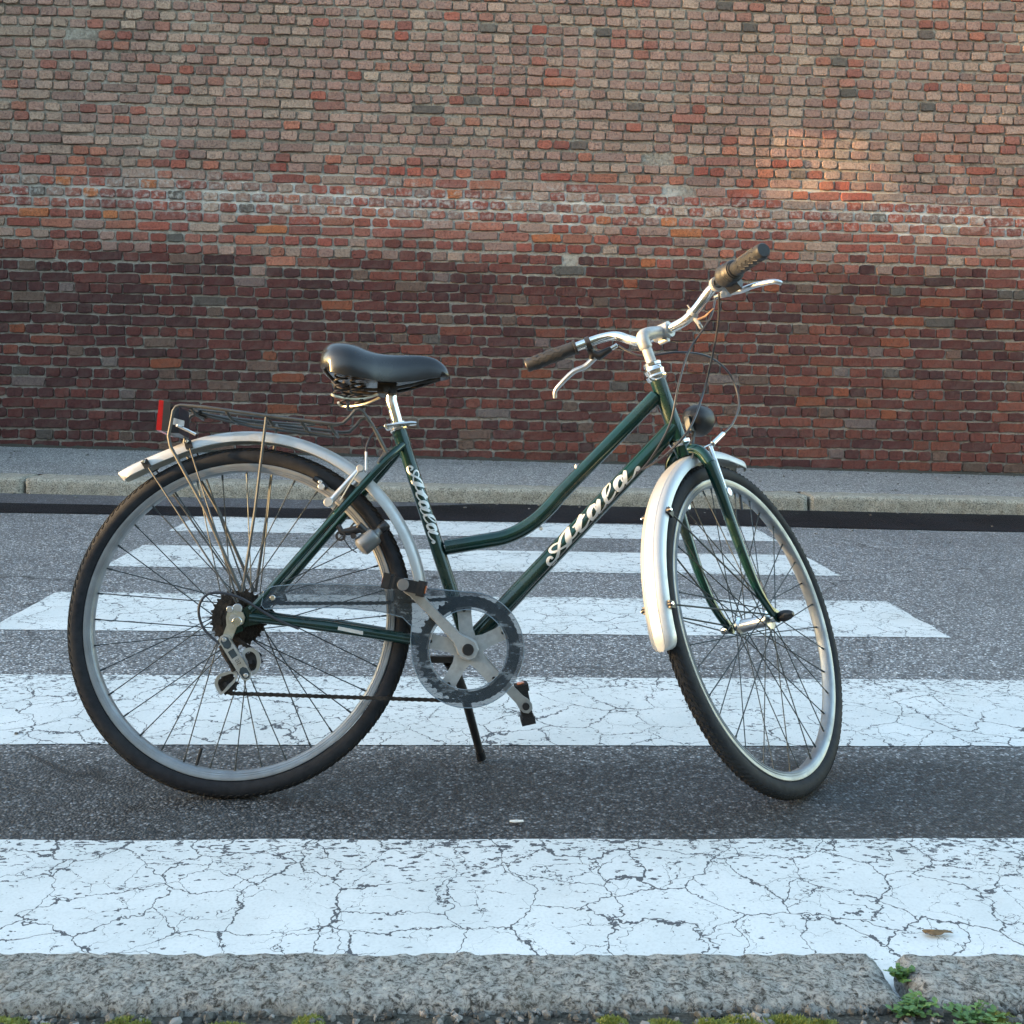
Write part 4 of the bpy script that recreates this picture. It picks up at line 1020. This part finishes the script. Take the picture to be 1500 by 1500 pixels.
part(MB().cyl((.155, -.024, .622), (.155, -.050, .622), .0042, 10, .0008).cyl((.158, -.046, .612), (.158, -.054, .612), .0068, 12, .001), 'pad_bolt', M_alu, ba)
part(MB().tube([(.236, -.05, .65), (.215, -.054, .615), (.198, -.056, .583)], .0016, 6), 'brake_wire', M_gold, ba)
fb = vbrake(1, (.968, .052, .60), (.955, .046, .715), S, 'fl'); vbrake(-1, (.968, -.052, .60), (.955, -.046, .705), S, 'fr')
part(MB().prism([(.935, .61), (.975, .60), (.985, .63), (.972, .715), (.955, .725), (.945, .70)], .050, .058).map(S), 'brake_cover', M_black, fb, smooth=False)

# ---- dynamo, headlight
dy = MB(); a = Vector((.2425, -.046, .489)); b = Vector((.2715, -.040, .517)); d = (b - a).normalized()
dy.lathe([(0, -.004), (.012, -.004), (.0195, .001), (.0205, .005), (.0205, .034), (.0185, .039), (.010, .042), (.0075, .046), (.0075, .054), (0, .054)], a, d, 24)
dyn = part(dy, 'dynamo', simple('dynamo_grey', (.2, .21, .215), .4, .6, .15, 60, dirt=((.1, .09, .08), .4)))
part(MB().lathe([(0, .053), (.0085, .053), (.0105, .057), (.0105, .070), (.008, .073), (0, .073)], a, d, 20), 'roller', M_black, dyn)
part(MB().tube([(.242, -.048, .528), (.222, -.05, .522), (.204, -.052, .52), (.196, -.05, .533)], [.009, .009, .007, .006], 10).lathe([(.006, -.005), (.0105, -.005), (.0105, .005), (.006, .005)], (.202, -.054, .512), (0, 1, 0), 14, True).cyl((.236, -.052, .535), (.252, -.046, .52), .0085, 12, .001).cyl((.228, -.06, .512), (.228, -.045, .512), .0055, 10), 'dynamo_bracket', M_black, dyn)
part(MB().tube(spline([(.235, -.045, .479), (.222, -.045, .488), (.213, -.05, .500), (.206, -.052, .512)], 4), .0013, 6), 'wire', M_cable, dyn)
hl = MB().lathe([(0, -.044), (.014, -.041), (.025, -.033), (.032, -.019), (.035, -.002), (.0355, .008), (.033, .012), (0, .012)], (1.006, -.004, .792), (.96, 0, -.05), 28)
hlo = part(hl.map(S), 'headlight', M_black)
part(MB().lathe([(0, .0155), (.02, .0148), (.027, .0122), (0, .0121)], (1.006, -.004, .792), (.96, 0, -.05), 24).map(S), 'lens', M_lens, hlo)
part(MB().tube([(.985, 0, .77), (.972, 0, .745), (.955, 0, .712), (.938, 0, .695)], .0042, 8).box((.965, 0, .775), (.014, .012, .034)).map(S), 'bracket', M_rack, hlo)
part(MB().tube(spline([(.925, -.018, .708), (.915, -.026, .69), (.908, -.022, .672), (.914, -.016, .662), (.92, -.02, .668)], 5), .002, 6).map(S), 'hook', M_rack, fork)

# ---- cables
def cable(pts, r=.0025, mat=M_cable): return part(MB().tube(spline([tuple(p) for p in pts], 8), r, 8), 'cable', mat)
cable([cabL, B((.965, .10, .982)), S((1.03, .03, .985)), S((1.127, .005, .992)), S((1.208, 0, .965)), S((1.224, 0, .895)), S((1.176, .002, .83)), S((1.12, .008, .788))])
part(MB().cyl(S((1.125, .007, .792)), S((1.075, .012, .757)), .006, 12, .001), 'cable_adjuster', M_chrome)
part(MB().tube([S((1.078, .012, .76)), S((1.02, .03, .732)), S((.957, .045, .715))], .0016, 6), 'brake_wire', M_alu)
cable([cabR, B((.945, -.11, .985)), B((.915, -.06, .915)), Vector((.905, -.032, .84)), Vector((.885, -.03, .755)), Vector((.845, -.021, .683)), Vector((.815, -.02, .65))])
cable([B((.925, -.155, 1.022)), B((.95, -.125, .97)), B((.962, -.085, .90)), S((.962, -.05, .83)), Vector((.925, -.038, .745)), Vector((.875, -.0262, .69)), Vector((.825, -.021, .658))])
part(MB().tube([(.82, -.0205, .654), (.60, -.0205, .422), (.49, -.03, .30)], .0011, 6), 'shift_wire', M_cable)
cable([(.128, -.062, .3285), (.0771, -.072, .3505), (.0076, -.08, .3896), (-.0467, -.083, .3958), (-.0664, -.083, .3692), (-.0557, -.082, .3298), (-.023, -.078, .2987)], .0027)
cable([(.2444, -.012, .652), (.2426, -.008, .6983), (.2556, .0, .7317), (.2765, .012, .7464), (.306, .02, .735), (.318, .02, .69), (.338, .02, .62), (.372, .02, .545), (.402, .02, .505), (.43, .017, .502), (.455, .015, .507)], .0024)
part(MB().tube([(.2444, -.012, .651), (.2428, -.009, .69)], .0031, 8), 'noodle', M_alu)

# ---- kickstand
ks = MB().tube([(.425, .02, .262), (.44, .045, .235), (.4555, .07, .20), (.4962, .1968, .050)], [.012, .0115, .0095, .0085], 12)
ks.box((.41, .0, .268), (.05, .05, .012)).cyl((.435, .03, .25), (.435, .055, .245), .013, 14, .002)
kso = part(ks, 'kickstand', M_black)
part(MB().tube([(.4925, .185, .064), (.4965, .1978, .0475)], [.0098, .0105], 12), 'rubber_foot', M_rubber, kso)
# ================================================================= near kerb, gravel, moss, weeds and litter
near_kerb = empty('kerb'); tag(near_kerb, kind='structure')
KZ = lambda x, y: -.019 * (x + .486) + .0
def kerbz(x, y):
    e = max(0, 1 - abs(x - .515) / .075); return KZ(x, y) - .02 * e * e
def stone_n(x0, x1, y0, y1, h1, seed, corner=.016, rough=.0034):
    return stone('kerb_stone', M_kerb_near, near_kerb, x0, x1, y0, y1, -.12, h1, max(20, int((x1 - x0) / .008)), 26, 14, rough, corner, KZ, seed, 34)
stone_n(-2.2, -.98, 1.357, 1.487, .052, 3); stone_n(-.972, .560, 1.357, 1.487, .052, 21, .022); stone_n(.580, 1.9, 1.354, 1.48, .055, 47, .022)
near_pave = sheet('verge', -8, 8, -6, 1.38, .034, M_soil, 120, 60)
rg = random.Random(8)
ico = []
bm = bmesh.new(); bmesh.ops.create_icosphere(bm, subdivisions=1, radius=1); bm.verts.index_update()
IV = [v.co.copy() for v in bm.verts]; IF = [tuple(v.index for v in f.verts) for f in bm.faces]; bm.free()
def gravel_mat():
    t = NT('gravel_stone'); c = t.ramp(t.sep(t.voro(70, out='Color'))[0], [(0, (.035, .033, .03)), (.5, (.1, .095, .085)), (.8, (.2, .19, .175)), (1, (.3, .28, .26))])
    return t.done(c, .85, 0, t.bump(t.noise(300, 4), .002))
g = MB()
for i in range(2600):
    x, y = rg.uniform(-1.0, 1.0), 1.364 - rg.random() ** 1.4 * .34
    s = rg.uniform(.002, .0075) * (1.5 if rg.random() < .06 else 1); Rm = Matrix.Rotation(rg.uniform(0, 6), 3, 'Z') @ Matrix.Rotation(rg.uniform(0, 6), 3, 'X')
    sc3 = Vector((s * rg.uniform(.8, 1.5), s, s * rg.uniform(.5, .9)))
    z = gz(x, y, .034)
    g.add([Rm @ Vector((v.x * sc3.x * rg.uniform(.8, 1.2), v.y * sc3.y, v.z * sc3.z)) + Vector((x, y, z + s * .3)) for v in IV], IF)
o = g.build('gravel', gravel_mat(), smooth=False); tag(o, 'dark loose gravel along the near side of the granite kerb', 'gravel', kind='stuff')

def leaf_mat(name, lo, hi):
    t = NT(name); c = t.mix(t.ramp(t.noise(40, 3), [(.3, 0), (.7, 1)]), lo, hi); return t.done(c, .5, 0, None, Subsurface_Weight=.0)
M_moss = leaf_mat('moss', (.08, .1, .015), (.24, .25, .04))
M_leaf = leaf_mat('weed_leaf', (.05, .12, .03), (.13, .23, .06))
def moss_clump(cx, cy, rx, ry, n, label):
    m = MB()
    for i in range(n):
        a = rg.uniform(0, 2 * math.pi); q = math.sqrt(rg.random()); x = cx + math.cos(a) * q * rx; y = cy + math.sin(a) * q * ry
        h = (1 - q * q) * .005 + .0015; z = gz(x, y, .034); b = rg.uniform(0, 6); w = .0022
        tip = Vector((x + rg.uniform(-.004, .004), y + rg.uniform(-.004, .004), z + h + rg.uniform(0, .003)))
        m.add([(x + math.cos(b) * w, y + math.sin(b) * w, z), (x + math.cos(b + 2.1) * w, y + math.sin(b + 2.1) * w, z + h * .5), (x + math.cos(b + 4.2) * w, y + math.sin(b + 4.2) * w, z), tip], [(0, 1, 3), (1, 2, 3), (2, 0, 3)])
    # cushion under the tips
    for k in range(14):
        a = rg.uniform(0, 6.28); q = math.sqrt(rg.random()) * .7; s = rg.uniform(.5, .8)
        c = Vector((cx + math.cos(a) * q * rx, cy + math.sin(a) * q * ry, 0)); c.z = gz(c.x, c.y, .034)
        m.add([c + Vector((v.x * rx * .4 * s, v.y * ry * .5 * s, v.z * .006)) for v in IV], IF)
    o = m.build('moss_clump', M_moss); tag(o, label, 'moss', 'moss clumps in the gravel by the kerb')
ML = 'yellow-green moss cushion growing in the gravel along the kerb'
for (cx, rx) in ((-.60, .03), (-.535, .016), (-.735, .014), (-.435, .02), (-.21, .014), (-.31, .034), (.17, .02), (.235, .022), (.29, .018), (.34, .03), (.395, .022), (.435, .02), (.665, .016), (.74, .014)):
    moss_clump(cx, 1.336 + rg.uniform(-.01, .006), rx * rg.uniform(.9, 1.7), rg.uniform(.009, .018), int(480 * rx / .02), ML)
# weed in the gap between the kerb stones
def weed(cx, cy, n, spread, hgt, label):
    root = empty('weed', (cx, cy, gz(cx, cy, .034))); tag(root, label, 'weed'); m = MB(); st = MB()
    for i in range(n):
        a = rg.uniform(0, 2 * math.pi); L = rg.uniform(.3, 1) * spread; h = rg.uniform(.3, 1) * hgt
        p = [Vector((0, 0, 0)), Vector((math.cos(a) * L * .4, math.sin(a) * L * .3, h * .7)), Vector((math.cos(a) * L, math.sin(a) * L * .7, h))]
        st.tube(p, .0007, 5)
        for k in range(9):
            t = rg.uniform(.25, 1); c = p[0].lerp(p[1], t * 2) if t < .5 else p[1].lerp(p[2], t * 2 - 1)
            s = rg.uniform(.005, .0095); b = rg.uniform(0, 6.28); up = Vector((0, 0, 1)); d = Vector((math.cos(b), math.sin(b), rg.uniform(-.2, .6))).normalized(); w = d.cross(up).normalized(); nn = d.cross(w)
            m.add([c, c + d * s * .45 + w * s * .42 - nn * s * .1, c + d * s * .85 + w * s * .36, c + d * s * 1.15, c + d * s * .85 - w * s * .36, c + d * s * .45 - w * s * .42 - nn * s * .1, c + d * s * .6 + nn * s * .08], [(0, 1, 6), (1, 2, 6), (2, 3, 6), (3, 4, 6), (4, 5, 6), (5, 0, 6)])
    m.build('leaves', M_leaf, root); st.build('stem', M_leaf, root)
weed(.572, 1.425, 10, .024, .022, 'small leafy weed rooted deep in the gap between the kerb stones')
weed(.565, 1.352, 20, .042, .02, 'low green weed spreading in front of the gap between kerb stones')
weed(.632, 1.328, 18, .05, .016, 'flat leafy weed at the foot of the rounded kerb stone end')
# litter
m = MB().tube([(.062, 2.005, 0), (.072, 2.004, 0), (.088, 2.006, 0)], [.003, .0042, .003], 8).map(lambda v: Vector((v.x, v.y, gz(v.x, v.y, .0052) + (v.z * .6))))
o = m.build('cigarette_butt', simple('litter_white', (.75, .72, .66), .7, 0, .1, 60)); tag(o, 'small white cigarette end lying on the dark asphalt', 'litter')
vs = []; n = 14
for i in range(n):
    a = 2 * math.pi * i / n; rr = 1 + .25 * math.sin(a * 3 + 1); x, y = .70 + .022 * math.cos(a) * rr, 1.60 + .007 * math.sin(a) * rr; vs.append((x, y, gz(x, y, .006 + .003 * abs(math.sin(a * 2)))))
vs.append((.70, 1.60, gz(.70, 1.60, .012))); m = MB().add(vs, [(i, (i + 1) % n, n) for i in range(n)])
o = m.build('dead_leaf', simple('dead_leaf', (.17, .105, .05), .8, 0, .4, 120)); tag(o, 'curled brown dead leaf on the white stripe near the kerb', 'leaf')

g = MB()
for i in range(420):
    u = rg.random(); x = rg.uniform(-4.6, 5.0)
    if u < .45: y, h = 8.9 - rg.random() ** 2.2 * .6, .0945
    elif u < .7: y, h = rg.uniform(7.05, 8.9), .0945
    elif u < .9: y, h = 6.745 - rg.random() ** 2 * .25, .004
    else: y, h = rg.uniform(2, 6.6), .003
    s = rg.uniform(.003, .009) * (1.8 if rg.random() < .07 else 1) * (.3 if y < 3.2 else .6 if y < 5 else 1); Rm = Matrix.Rotation(rg.uniform(0, 6), 3, 'Z')
    g.add([Rm @ Vector((v.x * s * 1.5, v.y * s, v.z * s * .55)) + Vector((x, y, gz(x, y, h) + s * .3)) for v in IV], IF)
o = g.build('grit', gravel_mat(), smooth=False); tag(o, 'scattered dark grit and stone chips on road and pavement', 'grit', kind='stuff')
